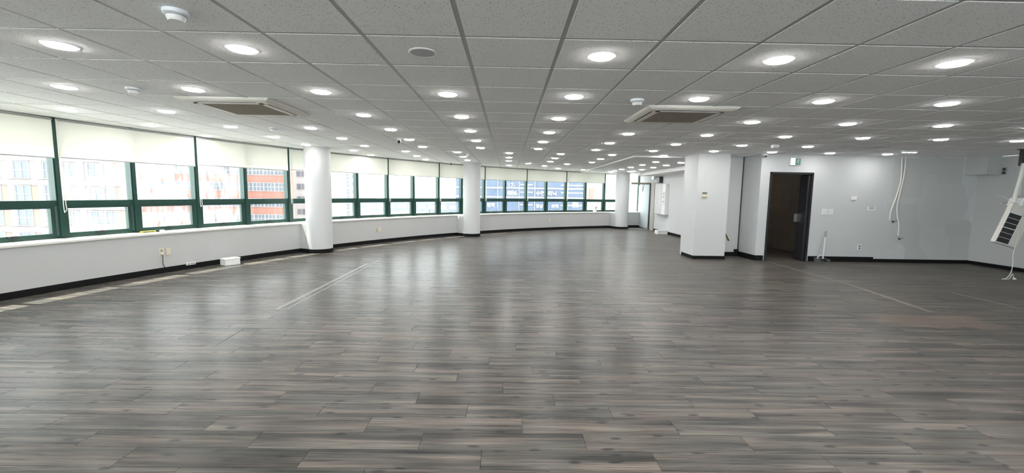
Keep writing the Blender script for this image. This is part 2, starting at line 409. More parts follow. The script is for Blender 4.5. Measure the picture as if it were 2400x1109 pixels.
T = 0.2
DX0, DX1, DZ = 5.72, 6.67, 1.95
m = MB().box(5.51, DX0, FRONT_Y, FRONT_Y + T, 0, H).box(DX0, DX1, FRONT_Y, FRONT_Y + T, DZ, H).box(DX1, RIGHT_X, FRONT_Y, FRONT_Y + T, 0, H)
tag(m.build('wall_front', 'patched_wall'), 'white partition wall with the dark open doorway and patchy repainted right half', 'wall', kind='structure')
tag(MB().box(RIGHT_X, RIGHT_X + T, BACK_Y - T, FRONT_Y + T, 0, H).build('wall_right', 'grey_wall'), 'plain grey-white wall at the far right behind the hanging air conditioner', 'wall', kind='structure')
m = MB().box(-7, RIGHT_X + T, BACK_Y - 0.5, BACK_Y, 0, SILL).box(-7, RIGHT_X + T, BACK_Y - 0.5, BACK_Y - 0.33, H + 0.005, H + 0.35)  # back wall kept low to make room for the added windows
tag(m.build('wall_back', 'wall_paint'), 'low white wall under the added, unseen windows behind the viewpoint', 'wall', kind='structure')
m = MB().box(4.87, 5.51, 10.0, 10.2, 0, H).box(5.51, 5.66, FRONT_Y + T, 10.2, 0, H)
tag(m.build('wall_niche', 'wall_paint'), 'white recessed wall between the square pillar and the doorway wall', 'wall', kind='structure')
tag(MB().box(FAR_X, FAR_X + T, 10.2, 16.9, 0, H).build('wall_far_right', 'wall_paint'), 'white receding wall with electrical panel beyond the square pillar', 'wall', kind='structure')
tag(MB().box(4.75, FAR_X, 10.2, 10.3, 0, H).build('wall_pillar_back', 'wall_paint'), 'hidden back of the recessed wall beside the square pillar', 'wall', kind='structure')
m = MB()
m.box(4.87, 5.43, 9.985, 10.0, 0, 0.09).box(5.41, 5.51, 9.97, 10.0, 0, 0.16)
m.box(5.495, 5.51, FRONT_Y - .012, 9.97, 0, 0.115).box(5.495, DX0 - .03, FRONT_Y - 0.014, FRONT_Y, 0, 0.115)
m.box(DX1 + .03, 8.16, FRONT_Y - 0.016, FRONT_Y, 0, 0.115).box(8.16, RIGHT_X, FRONT_Y - 0.01, FRONT_Y, 0, 0.075)
tag(m.build('baseboard_front', 'skirting'), 'black skirting of the doorway wall, lower on its right half', 'baseboard', kind='structure')
tag(MB().box(RIGHT_X - 0.012, RIGHT_X, BACK_Y, FRONT_Y, 0, 0.075).build('baseboard_right', 'skirting'), 'black skirting along the far right wall', 'baseboard', kind='structure')
tag(MB().box(FAR_X - 0.014, FAR_X, 10.3, 16.85, 0, 0.09).build('baseboard_far_right', 'skirting'), 'black skirting of the receding wall beyond the pillar', 'baseboard', kind='structure')
tag(MB().box(5.490, 5.510, 9.984, 10.0, 0.16, H).build('trim_2', 'joint'), 'dark vertical joint strip in the corner of the recessed wall', 'trim', kind='structure')  # thin dark strip drawing the joint line in the corner
# boxed-in beam end in the far corner
tag(MB().box(10.0, RIGHT_X, 8.86, FRONT_Y, 1.955, H).build('wall_corner_box', 'grey_wall'), 'boxed-in white duct under the ceiling in the far right corner', 'wall', kind='structure')
# bulkhead along the receding wall
m = MB().box(5.34, FAR_X, 10.3, 17.3, 2.23, 2.30).box(5.25, FAR_X, 10.3, 17.3, 2.17, 2.23)
tag(m.build('wall_bulkhead', 'plaster'), 'stepped white bulkhead under the plaster ceiling beyond the pillar', 'bulkhead', kind='structure')

# corridor behind the open doorway
tag(MB().box(7.42, 7.6, FRONT_Y + T, 14.2, 0, H).build('wall_corridor', 'corridor_plaster'), 'dark brown tiled corridor wall seen through the open doorway', 'wall', kind='structure')
wc = bpy.data.objects['wall_corridor']
tm = MB().bbox(-0.012, 0, 0.004, 0.776, 0.003, 0.577, 0.003).mesh('wall_tile', 'corridor_tile')
for j in range(6):
    for i in range(4): link('wall_tile', tm, wc, (7.42, FRONT_Y + T + j * 0.78, i * 0.58))
m = MB().box(6.05, 7.6, 14.2, 14.3, 0, H)
tag(m.build('wall_corridor_back', 'corridor_plaster'), 'unlit end of the corridor behind the open doorway', 'wall', kind='structure')

# ------------------------------------------------------------------ floor
FACE = [fp(a, 0.02) for a in AW]
def clip_half(poly, p, n):
    out = []
    for i in range(len(poly)):
        a, b = poly[i], poly[(i + 1) % len(poly)]
        da, db = (a[0] - p[0]) * n[0] + (a[1] - p[1]) * n[1], (b[0] - p[0]) * n[0] + (b[1] - p[1]) * n[1]
        if da <= 0: out.append(a)
        if (da < 0 < db) or (db < 0 < da):
            t = da / (da - db); out.append((a[0] + (b[0] - a[0]) * t, a[1] + (b[1] - a[1]) * t))
    return out
def clip_face(poly, off):
    for k in range(NB):
        p0, p1 = fp(AW[k], off), fp(AW[k + 1], off); d = (p1 - p0).normalized(); n = (-d.y, d.x)
        if max((q[0] - p0.x) * n[0] + (q[1] - p0.y) * n[1] for q in poly) > 0:
            poly = clip_half(poly, p0, n)
            if len(poly) < 3: return []
    return poly
def clip_rect(poly, x0=None, x1=None, y0=None, y1=None):
    for v, p, n in ((x0, (x0, 0), (-1, 0)), (x1, (x1, 0), (1, 0)), (y0, (0, y0), (0, -1)), (y1, (0, y1), (0, 1))):
        if v is not None and poly: poly = clip_half(poly, p, n)
        if len(poly) < 3: return []
    return poly
def area(p): return abs(sum(p[i][0] * p[(i + 1) % len(p)][1] - p[(i + 1) % len(p)][0] * p[i][1] for i in range(len(p)))) / 2

CW = (cam.matrix_world.inverted())
def screen(p):
    q = CW @ Vector(p); 
    if q.z > -0.1: return None
    return 1200 - 994.951 * q.x / q.z, 554.5 + 994.951 * q.y / q.z
def seen(p, mrg=40):
    s = screen(p); return s is not None and -mrg < s[0] < 2400 + mrg and -mrg < s[1] < 1109 + mrg

fl = tag(MB().prism([(-6.6, BACK_Y), (RIGHT_X, BACK_Y), (RIGHT_X, 14.2), (FAR_X + .1, 19.2), (-6.6, 19.2)], -0.12, -0.006).build('floor', 'joint'),
         'worn grey-brown wood-look plank floor with glossy window reflections', 'floor', kind='structure')
CH, GAP = 0.0014, 0.0006
def plank_geo(mb, poly, z=0.0):
    """polygon with a small chamfer down to the joint"""
    cx, cy = sum(p[0] for p in poly) / len(poly), sum(p[1] for p in poly) / len(poly)
    xs, ys = [p[0] for p in poly], [p[1] for p in poly]; wx, wy = max(xs) - min(xs), max(ys) - min(ys)
    i, n = len(mb.v), len(poly)
    for d, zz in ((GAP, z - 0.006), (GAP, z - 0.0015), (GAP + CH, z)):
        for p in poly: mb.v.append((cx + (p[0] - cx) * (1 - 2 * d / wx), cy + (p[1] - cy) * (1 - 2 * d / wy), zz))
    for l in range(2):
        for k in range(n): mb.f.append((i + l * n + k, i + l * n + (k + 1) % n, i + (l + 1) * n + (k + 1) % n, i + (l + 1) * n + k))
    mb.f.append(tuple(i + 2 * n + k for k in range(n)))
full = plank_me = None
mb = MB(); plank_geo(mb, [(0, 0), (PL, 0), (PL, PW), (0, PW)]); plank_me = mb.mesh('plank', 'plank_wood')
cand, rest = [], MB()
for row in range(int((BACK_Y - PY0) / PW) - 1, int((19.2 - PY0) / PW) + 1):
    y0 = PY0 + row * PW; fr = (row * 0.377 + 0.13); off = (fr - math.floor(fr)) * PL
    for c in range(-9, 14):
        x0 = c * PL - off; poly = [(x0, y0), (x0 + PL, y0), (x0 + PL, y0 + PW), (x0, y0 + PW)]
        q = clip_face(poly, 0.02)
        if q: q = clip_rect(q, x1=RIGHT_X if y0 < FRONT_Y else (7.42 if y0 < 14.0 else FAR_X + 0.05), y0=BACK_Y)
        if not q or area(q) < 0.004: continue
        whole = abs(area(q) - PL * PW) < 1e-5
        ctr = (x0 + PL / 2, y0 + PW / 2, 0)
        vis = any(seen((px, py, 0), 0) for px, py in q)
        if whole and vis and y0 > 1.5: cand.append((math.hypot(ctr[0], ctr[1]), x0, y0, q))
        else: plank_geo(rest, q)
cand.sort(key=lambda t: t[0])
for d, x0, y0, q in cand[:300]: link('plank', plank_me, fl, (x0, y0, 0))
for d, x0, y0, q in cand[300:]: plank_geo(rest, q)
tag(rest.build('distant_planks', 'plank_wood', fl), kind='stuff')

# ------------------------------------------------------------------ ceiling
ce = tag(MB().prism([tuple(fp(a, 0.5)) for a in AW] + [(FAR_X + T, 14.3), (RIGHT_X + T, 14.3), (RIGHT_X + T, BACK_Y - T)], H + 0.02, H + 0.4).build('ceiling', 'concrete'),
         'suspended ceiling of speckled square mineral tiles in a metal grid', 'ceiling', kind='structure')
PZX, PZY = 3.0, 10.2
def tile_geo(mb, poly, z):
    cx, cy = sum(p[0] for p in poly) / len(poly), sum(p[1] for p in poly) / len(poly)
    xs, ys = [p[0] for p in poly], [p[1] for p in poly]; wx, wy = max(xs) - min(xs), max(ys) - min(ys)
    i, n = len(mb.v), len(poly)
    for d, zz in ((0.0140, z + 0.008), (0.0142, z + 0.002), (0.0148, z)):
        for p in poly: mb.v.append((cx + (p[0] - cx) * (1 - 2 * d / wx), cy + (p[1] - cy) * (1 - 2 * d / wy), zz))
    for l in range(2):
        for k in range(n): mb.f.append((i + (l + 1) * n + k, i + (l + 1) * n + (k + 1) % n, i + l * n + (k + 1) % n, i + l * n + k))
    mb.f.append(tuple(i + 2 * n + k for k in reversed(range(n))))
mb = MB(); tile_geo(mb, [(0, 0), (GT, 0), (GT, GT), (0, GT)], 0); tile_me = mb.mesh('ceiling_tile', 'mineral_tile')
COFF = 0.27
cand, rest = [], MB()
for j in range(-9, 30):
    for i in range(-12, 18):
        x0, y0 = GX + i * GT, GY + j * GT; x1, y1 = x0 + GT, y0 + GT
        q = clip_face([(x0, y0), (x1, y0), (x1, y1), (x0, y1)], COFF)
        if not q: continue
        q = clip_rect(q, x1=RIGHT_X, y0=BACK_Y)
        if not q: continue
        ps = []
        if y1 <= FRONT_Y: ps = [q]
        elif x0 >= 5.5: ps = [clip_rect(q, y1=FRONT_Y)]
        else:
            q = clip_rect(q, x1=5.51) if q else q
            if y1 <= PZY or x1 <= PZX: ps = [q]
            else: ps = [clip_rect(q, x1=PZX), clip_rect(q, x0=PZX, y1=PZY)]
        for p in ps:
            if not p or area(p) < 0.003: continue
            if abs(area(p) - GT * GT) < 1e-4 and any(seen((a, b, H), 0) for a, b in p):
                cand.append((math.hypot(x0 + .3, y0 + .3), x0, y0, p))
            else: tile_geo(rest, p, H)
cand.sort(key=lambda t: t[0])
for d, x0, y0, p in cand[:300]: link('ceiling_tile', tile_me, ce, (x0, y0, H))
for d, x0, y0, p in cand[300:]: tile_geo(rest, p, H)
tag(rest.build('distant_ceiling_tiles', 'mineral_tile', ce), kind='stuff')
# grid bars
def inside(x, y):
    if y < BACK_Y or x > RIGHT_X: return False
    if y > FRONT_Y and x > 5.5: return False
    if y > PZY and x > PZX: return False
    return (Vector((x, y)) - C0).length < rW(math.degrees(math.atan2(y - C0.y, -(x - C0.x)))) + 0.25
BZ = H + 0.0025
for i in range(-11, 18):
    x = GX + i * GT; ys = [y * 0.02 for y in range(int(BACK_Y / 0.02), 960) if inside(x, y * 0.02)]
    if ys: MB().box(x - .0155, x + .0155, min(ys), max(ys), BZ, BZ + 0.01).build('grid_bar', 'grid_bar', ce)
for j in range(-8, 30):
    y = GY + j * GT; xs = [q * 0.02 for q in range(-345, 516) if inside(q * 0.02, y)]
    if xs: MB().box(min(xs), max(xs), y - .0155, y + .0155, BZ + 0.0005, BZ + 0.009).build('grid_bar', 'grid_bar', ce)
# flat plaster ceiling beyond the pillar, a few centimetres lower
q = clip_face([(PZX, PZY), (FAR_X, PZY), (FAR_X, 19.4), (PZX, 19.4)], COFF)
MB().prism(q, H - 0.03, H + 0.02).build('plaster_panel', 'plaster', ce)
q = MB().box(PZX - 0.03, PZX, PZY - .03, 13.0, H - 0.032, H + .01).box(PZX, 5.5, PZY - 0.03, PZY, H - 0.032, H + .01)
q.build('edge_moulding', 'white_plastic', ce)

# ------------------------------------------------------------------ round columns and square pillar
def round_column(c, label, infill):
    e = empty('round_column', (c[0], c[1], 0), label=label, cat='column', group='round white columns along the windows')
    R = 0.275
    MB().lathe([(R, 0), (R, H)], 48, cap=False).build('shaft', 'wall_paint', e, True)
    MB().lathe([(R, 0.0), (R + 0.013, 0.0), (R + 0.013, 0.086), (R + 0.008, 0.09), (R, 0.09)], 48, cap=False).build('base_ring', 'skirting', e, True)
    if infill:
        d = (Vector(c) - C0).normalized(); a = math.atan2(d.y, d.x); L = rW(math.degrees(math.atan2(c[1] - C0.y, -(c[0] - C0.x)))) - (Vector(c) - C0).length
        M = Matrix.Rotation(a, 4, 'Z')
        MB().box(0.05, L + 0.02, -0.262, 0.262, 0, 0.638, M).build('wall_link', 'facade_paint', e)
        MB().box(0.05, L + 0.02, -0.27, 0.27, 0, 0.088, M).build('link_skirting', 'skirting', e)
round_column((-4.26, 9.63), 'nearest and largest round white column, standing against the window wall', True)
round_column((-1.16, 13.72), 'round white column in the middle of the window wall', True)
round_column((4.75, 17.67), 'farthest round white column at the end of the windows', True)
pil = empty('square_pillar', (4.51, 9.68, 0), label='white square pillar with a wall thermostat, left of the doorway', cat='pillar')
MB().box(-0.345, 0.36, -0.30, 0.42, 0, H).build('shaft', 'wall_paint', pil)
MB().box(-0.357, 0.372, -0.312, 0.32, 0, 0.075).build('skirting', 'skirting', pil)

# ------------------------------------------------------------------ windows
hazy = {2: 'pane_dirty', 3: 'pane_dirty', 1: 'pane_hazy'}
wn = 0
ADDED_BACKW = [Vector((RIGHT_X - 0.05 - q * 1.0, BACK_Y)) for q in range(17)]  # unseen window row, added to bring daylight onto the near ceiling
for k in range(NB + 16):
    p0, p1 = (fp(AW[k]), fp(AW[k + 1])) if k < NB else (ADDED_BACKW[k - NB], ADDED_BACKW[k - NB + 1])
    d = p1 - p0; L = d.length; rz = math.atan2(d.y, d.x)
    idx = k - 8          # bay 0 is the first one fully at the left edge of the frame
    wn += 1
    if k >= NB: idx = -1
    if k >= NB: lab = 'unseen green-framed window added behind the viewpoint for daylight'
    elif idx < 0: lab = 'green-framed window of the window wall outside the left edge of view'
    elif idx == 0: lab = 'green-framed window cut by the left edge of the picture'
    elif k == NB - 1: lab = 'single tall frameless pane beyond the farthest round column'
    else: lab = 'green-framed window with upper pane and lower sash, %s in from the left edge' % ORD[idx]
    e = empty('window_%d' % wn, (p0.x, p0.y, SILL), rz, label=lab, cat='window', kind='structure', **({'group': 'windows outside the frame'} if idx < 0 else {}))
    Z = -SILL
    edge = 0.05
    MB().box(-0.036, 0.036, 0.34, 0.47, 0, H + Z).box(-0.02, 0.02, 0.325, 0.34, 0, H + Z).build('mullion', 'frame_green', e)
    if k in (NB - 1, NB + 15): MB().box(L - .03, L + 0.036, 0.34, 0.47, 0, H + Z).build('mullion', 'frame_green', e)
    if k == NB - 1:
        MB().box(0.036, L - 0.03, 0.448, 0.456, 0, H + Z).build('pane', 'pane_clear', e); continue
    MB().box(0.036, L - 0.02, 0.35, 0.47, 1.115 + Z, 1.195 + Z).build('transom', 'frame_green', e)
    MB().box(0.036, L - 0.02, 0.36, 0.47, 0, 0.035).build('bottom_rail', 'frame_green', e)
    MB().box(0.036, L - 0.02, 0.36, 0.47, H + Z - 0.05, H + Z).build('head_rail', 'frame_green', e)
    mat = hazy.get(idx, 'pane_clear')
    MB().box(0.036, L - 0.02, 0.448, 0.456, 1.195 + Z, H + Z - 0.05).build('upper_pane', mat, e)
    sx0, sx1, sz0, sz1 = 0.046, L - 0.03, 0.03, 1.118 + Z
    f = MB()
    for (a, b, c, g) in ((sx0, sx0 + edge, sz0, sz1), (sx1 - edge, sx1, sz0, sz1), (sx0 + edge, sx1 - edge, sz0, sz0 + 0.04), (sx0 + edge, sx1 - edge, sz1 - 0.035, sz1)):
        f.box(a, b, 0.362, 0.43, c, g)
    sash = f.build('sash_frame', 'frame_green', e)
    MB().box(sx0 + edge - .004, sx1 - edge + .004, 0.405, 0.411, sz0 + 0.036, sz1 - 0.031).build('lower_pane', mat, sash)
    MB().box(L * 0.5 - 0.06, L * 0.5 + 0.06, 0.345, 0.362, 0.045, 0.062).box(L * .5 - .02, L * .5 + .02, 0.325, 0.35, 0.05, 0.075).build('handle', 'dark_plastic', sash)
    if idx in (5, 9, 11, 12, 13, 14, 15): MB().tube([(L * 0.62, 0.352, 0.06), (L * 0.632, 0.352, 0.16)], 0.006).build('stay', 'dark_plastic', sash)

# ------------------------------------------------------------------ roller blinds
BL = [(-11.0, -4.9, 1.785), (-4.9, 1.2, 1.785), (1.2, 7.3, 1.785), (7.3, 13.4, 1.785), (13.4, 19.42, 1.795), (19.42, 25.43, 1.825), (25.43, 28.4, 1.85), (28.4, 34.58, 1.862), (34.58, 40.57, 1.865),
      (40.57, 46.7, 1.865), (46.7, 52.86, 1.865), (52.86, 59.04, 1.875), (59.04, 65.24, 1.89)]
nb = 0
for a0, a1, zb in BL:
    p0, p1 = fp(a0, 0.305), fp(a1, 0.305); d = p1 - p0; L = d.length; rz = math.atan2(d.y, d.x)
    vis = a1 > 12
    lab = 'cream roller blind drawn down over the upper panes, %s from the left edge' % ORD[nb] if vis else 'cream roller blind beyond the left edge of view'
    if vis: nb += 1
    e = empty('roller_blind', (p0.x, p0.y, zb), rz, label=lab, cat='blind', group='cream roller blinds on the window wall' if vis else 'roller blinds out of view')
    MB().box(0.022, L - 0.022, -0.0006, 0.0006, 0.0, H - zb - 0.012).build('fabric', 'blind_fabric', e)
    MB().bbox(0.022, L - 0.022, -0.006, 0.006, -0.012, 0.002, 0.002).build('bottom_bar', 'grey_plastic', e)
    MB().tube([(0.02, -0.002, H - zb - 0.03), (L - 0.02, -0.002, H - zb - 0.03)], 0.012, 10).build('roller', 'grey_plastic', e)
    ch = [(0.012, -0.03, H - zb - 0.03), (0.012, -0.03, 0.2), (0.014, -0.03, -0.72 + 0.02)]
    cx = catmull([(0.012, -0.028, H - zb - 0.03), (0.013, -0.03, 0.0), (0.015, -0.03, -0.70), (0.03, -0.032, -0.745), (0.046, -0.03, -0.72), (0.04, -0.03, -0.62), (0.03, -0.028, 0.0), (0.024, -0.026, H - zb - 0.03)], 5)
    MB().tube(cx, 0.0045, 6).build('pull_chain', 'white_cord', e)

# ------------------------------------------------------------------ recessed downlights
LR = 0.084
ring_me = MB().lathe([(LR, -0.0005), (LR + 0.002, -0.006), (LR + 0.010, -0.006), (LR + 0.014, -0.0005)], 32, cap=False).mesh('trim_ring', 'white_plastic', True)
diff_me = MB().lathe([(LR + 0.001, -0.001), (LR * 0.98, -0.009), (LR * 0.86, -0.015)], 18).mesh('diffuser', 'lamp_diffuser', True)
def downlight(x, y, z, label, group):
    e = empty('downlight', (x, y, z), label=label, cat='ceiling light', group=group)
    link('trim_ring', ring_me, e); link('diffuser', diff_me, e)
rows = [(1.5, [-4.5, -2.5, 1.5, 3.5, 5.5]), (3.5, [-6.5, -4.5, -2.5, -.5, 1.5, 3.5, 5.5, 7.5]), (5.5, [-8.5, -6.5, -2.5, -.5, 1.5, 5.5, 7.5, 9.5, 11.5]),
        (7.5, [-8.5 + 2 * q for q in range(12)]), (9.5, [-8.5 + 2 * q for q in range(10)]), (11.5, [-6.5 + 2 * q for q in range(11)]),
        (13.25, [-5.5 + 2 * q for q in range(7)]), (15.3, [-5.5 + 2 * q for q in range(6)]), (17.25, [-3.5, -1.5, .5, 2.5, 4.5]), (18.75, [1.5, 3.5]), (20.5, [.5, 2.5]), (22.6, [3.5]), (23.6, [5.2])]
for rn, (j, cs) in enumerate(rows):
    for cn, i in enumerate(cs):
        if len(cs) == 1: lab = 'lit round ceiling downlight, only one in the %s row from the camera' % ORD[rn]
        else: lab = 'lit round ceiling downlight, %s from the left in the %s row from the camera' % (ORD[cn], ORD[rn])
        downlight(GX + i * GT, GY + (j - (0.25 if j == 11.5 and i > 6 else 0)) * GT, H, lab, 'round downlights in the tiled ceiling')
for n, (i, j) in enumerate([(7.2, 16.05), (7.2, 18.0), (7.2, 20.0), (7.2, 21.9), (7.2, 23.5), (7.2, 24.5), (8.4, 16.15), (8.4, 18.0), (8.4, 19.9), (8.4, 21.9), (8.4, 23.6), (8.4, 24.4)]):
    downlight(GX + i * GT * 0.985, GY + j * GT * 0.985, H - 0.03, 'lit downlight in plaster ceiling, %s from the camera in the %s row' % (ORD[n % 6], ('left', 'right')[n // 6]), 'downlights in the plaster ceiling')
for j in (-0.5, -2.5, -4.5):  # unseen rows carrying on the grid, added to brighten floor and ceiling in front
    for i in (-6.5, -4.5, -2.5, -.5, 1.5, 3.5, 5.5, 7.5):
        downlight(GX + i * GT, GY + j * GT, H, 'unseen lit downlight added behind the viewpoint to light the foreground', 'added downlights behind the viewpoint')

e = empty('added_corridor_lamp', (6.5, 12.2, H), label='unseen dim lamp added on the corridor ceiling to brighten the doorway', cat='ceiling light')  # added out of view above the door head to lift the dark corridor
link('trim_ring', ring_me, e); dm = diff_me.copy(); dm.materials[0] = MATS['added_corridor_lamp']; link('diffuser', dm, e)
# ------------------------------------------------------------------ ceiling cassettes
def cassette(x, y, label):
    e = empty('cassette_air_conditioner', (x, y, H), label=label, cat='air conditioner', group='ceiling cassette air conditioners')
    A, B, t = 0.475, 0.36, 0.036
    m = MB(); n = 0
    prof = [(A, -0.001), (A, -0.010), (A - 0.02, -0.024), (B + 0.06, -t)]
    pts = [[(sx * r, sy * r, z) for sx, sy in ((-1, -1), (1, -1), (1, 1), (-1, 1))] for r, z in prof]
    for l in range(len(pts) - 1):
        for k in range(4): m.poly([pts[l][k], pts[l][(k + 1) % 4], pts[l + 1][(k + 1) % 4], pts[l + 1][k]])
    r0, r1 = B + 0.06, B - 0.05
    for k in range(4):
        a = k * math.pi / 2; M = Matrix.Rotation(a, 4, 'Z')
        m.poly([M @ Vector(p) for p in ((-r0, -r0, -t), (r0, -r0, -t), (B + 0.045, -(B + 0.045), -t), (-(B + 0.045), -(B + 0.045), -t))])
        # corner blocks beside the air slot
        for s in (-1, 1): m.poly([M @ Vector(p) for p in ((s * (B + .045), -(B + .045), -t), (s * 0.31, -(B + .045), -t), (s * 0.31, -B, -t), (s * B, -B, -t))])
    m.build('frame', 'ivory_panel', e)
    for k in range(4):
        M = Matrix.Rotation(k * math.pi / 2, 4, 'Z')
        MB().box(-0.31, 0.31, -(B + 0.040), -(B + 0.018), -t - 0.0012, -t + 0.006, M).build('air_slot', 'dark_plastic', e)
        MB().bbox(-0.31, 0.31, -(B + 0.018), -(B - 0.002), -t - 0.004, -t + 0.006, 0.002, M).build('louver', 'ivory_panel', e)
    m = MB()
    for k in range(4):
        M = Matrix.Rotation(k * math.pi / 2, 4, 'Z')
        m.box(-B, B, -B, -(B - 0.04), -t - 0.004, -t + 0.012, M)
    m.build('grille_frame', 'ivory_panel', e)
    g = MB().box(-(B - .036), B - .036, -(B - .036), B - .036, -t - 0.0025, -t + 0.008).build('grille', 'grille_brown', e)
    bars = MB()
    for q in range(-14, 15): bars.box(q * 0.0215 - 0.003, q * 0.0215 + 0.003, -(B - .042), B - .042, -t - 0.0036, -t + 0.004)
    bars.build('grille_bars', 'grille_brown', g)
cassette(-2.95, 4.96, 'white ceiling cassette air conditioner on the window side')
cassette(1.92, 4.96, 'white ceiling cassette air conditioner right of the middle')

# ------------------------------------------------------------------ detectors, speaker, cameras
def detector(x, y, label, s=1.0):
    e = empty('smoke_detector', (x, y, H), label=label, cat='smoke detector', group='smoke detectors on the ceiling')
    MB().lathe([(0.054 * s, 0), (0.054 * s, -0.016 * s), (0.048 * s, -0.020 * s)], 32).build('base', 'bluish_plastic', e, True)
    MB().lathe([(0.044 * s, -0.020 * s), (0.042 * s, -0.026 * s)], 32).build('gap_ring', 'grey_plastic', e, True)
    MB().lathe([(0.040 * s, -0.024 * s), (0.040 * s, -0.030 * s), (0.034 * s, -0.043 * s), (0.031 * s, -0.047 * s), (0.002, -0.047 * s)], 32).build('sensor_cap', 'white_plastic', e, True)
detector(-1.77, 2.37, 'nearest smoke detector, large at the top left of the ceiling', 1.12)
detector(-3.55, 4.16, 'white smoke detector near the window-side cassette air conditioner', 1.1)
detector(-3.58, 6.62, 'small distant smoke detector above the roller blinds', 1.1)
detector(1.25, 4.25, 'white smoke detector beside the right-hand cassette air conditioner', 1.2)
e = empty('ceiling_speaker', (GX - 0.5 * GT, GY + 1.5 * GT, H), label='round flush ceiling speaker with grey mesh', cat='speaker')
MB().lathe([(0.094, 0), (0.094, -0.005), (0.086, -0.008), (0.080, -0.006)], 40, cap=False).build('rim', 'white_plastic', e, True)
MB().lathe([(0.081, -0.001), (0.081, -0.005), (0.002, -0.008)], 40).build('mesh_cover', 'speaker_mesh', e, True)
def bullet(x, y, z, yaw, label, drop):
    e = empty('security_camera', (x, y, z), yaw, label=label, cat='security camera', group='small security cameras')
    MB().lathe([(0.035, 0), (0.035, -0.012), (0.012, -0.016), (0.012, -drop)], 20).build('mount', 'white_plastic', e, True)
    M = Matrix.Translation((0, 0, -drop - 0.02)) @ Matrix.Rotation(math.radians(100), 4, 'X')
    MB().lathe([(0.02, -0.06), (0.034, -0.055), (0.036, 0.05), (0.030, 0.06)], 20, M).build('housing', 'white_plastic', e, True)
    MB().lathe([(0.027, 0.055), (0.027, 0.064), (0.004, 0.068)], 20, M).build('lens', 'dark_plastic', e, True)
bullet(-1.93, 7.62, H, 0.2, 'white bullet camera with black lens hanging from the tiled ceiling', 0.04)
bullet(-1.80, 13.55, H, 0.1, 'tiny security camera in front of the blinds left of the middle column', 0.03)
e = empty('dome_camera', (5.53, 9.22, H), label='white dome camera on the ceiling left of the doorway', cat='security camera')
MB().lathe([(0.055, 0), (0.055, -0.02), (0.05, -0.03)], 24).build('base', 'white_plastic', e, True)
MB().lathe([(0.045, -0.028), (0.043, -0.05), (0.028, -0.07), (0.003, -0.078)], 24).build('dome', 'grey_plastic', e, True)
MB().lathe([(0.02, 0.0), (0.018, 0.012), (0.002, 0.016)], 16, Matrix.Translation((-.01, -0.036, -0.052)) @ Matrix.Rotation(math.radians(105), 4, 'X')).build('lens', 'dark_plastic', e, True)
e = empty('motion_sensor', (-0.98, 10.45, H), label='small white cone-shaped sensor on the ceiling before the middle column', cat='sensor')
MB().lathe([(0.05, 0), (0.05, -0.008)], 20).build('base', 'white_plastic', e, True)
MB().lathe([(0.045, -0.008), (0.02, -0.07), (0.012, -0.075)], 20).build('cone', 'white_plastic', e, True)
e = empty('wireless_router', (4.72, 7.6, H), label='small white square box fixed under the ceiling before the pillar', cat='router')
MB().bbox(-0.05, 0.05, -0.05, 0.05, -0.055, 0, 0.008).build('case', 'white_plastic', e)
MB().bbox(-0.04, 0.04, -0.04, 0.04, -0.062, -0.055, 0.003).build('cover', 'paper', e)
# three small spots on a bar near the dangling conduits
e = empty('spot_bar', (7.62, 8.12, H), label='short ceiling bar with three bright bulbs above the dangling white conduits', cat='ceiling light')
MB().bbox(-0.15, 0.15, -0.03, 0.03, -0.02, 0, 0.004).build('bar', 'white_plastic', e)
for q in (-0.1, 0, 0.1):
    MB().lathe([(0.026, -0.018), (0.036, -0.036)], 20, Matrix.Translation((q, 0, 0)), cap=False).build('cup', 'white_plastic', e, True)
    MB().lathe([(0.034, -0.034), (0.02, -0.042), (0.002, -0.044)], 20, Matrix.Translation((q, 0, 0))).build('bulb', 'lamp_diffuser', e, True)

# ------------------------------------------------------------------ things on the doorway wall
FY = FRONT_Y
door = empty('door_1', ((DX0 + DX1) / 2, FY, 0), label='open doorway with deep black frame in the white partition wall', cat='doorway', kind='structure')
hw = (DX1 - DX0) / 2
MB().box(-hw - 0.005, -hw + 0.035, -0.012, T, 0, DZ).build('jamb', 'door_black', door)
MB().box(hw - 0.035, hw + 0.005, -0.012, 0.30, 0, DZ).build('jamb', 'door_black', door)
MB().box(-hw - 0.005, hw + 0.005, -0.012, T, DZ - 0.035, DZ + 0.005).build('head', 'door_black', door)
MB().bbox(hw - 0.085, hw - 0.04, 0.02, 0.29, 0.02, DZ - 0.05, 0.004).build('folded_leaf', 'door_black', door)
tag(MB().box(-0.085, 0.0, 0, 0.006, 0, 0.18).build('push_plate', 'steel', door), label='steel push plate')
bpy.data.objects['push_plate'].location = (hw - 0.075, 0.284, 0.86)
ex = empty('exit_sign', (6.235, FY, 2.10), label='small green and white exit sign with running figure above the doorway', cat='exit sign')
MB().bbox(-0.125, 0.10, -0.045, 0, 0.0, 0.165, 0.004).build('case', 'white_plastic', ex)
gp = MB().box(-0.02, 0.095, -0.048, -0.045, 0.012, 0.152).build('green_panel', 'sign_lit', ex); gp.data.materials[0] = MATS['sign_green']
MB().box(-0.118, -0.022, -0.048, -0.045, 0.012, 0.152).build('white_panel', 'sign_lit_white', ex)
fig = MB()
for (x, z, r) in ((0.047, 0.128, 0.010),): fig.lathe([(r, 0), (r, 0.0015)], 14, Matrix.Translation((x, -0.048, z)) @ Matrix.Rotation(math.pi / 2, 4, 'X'))
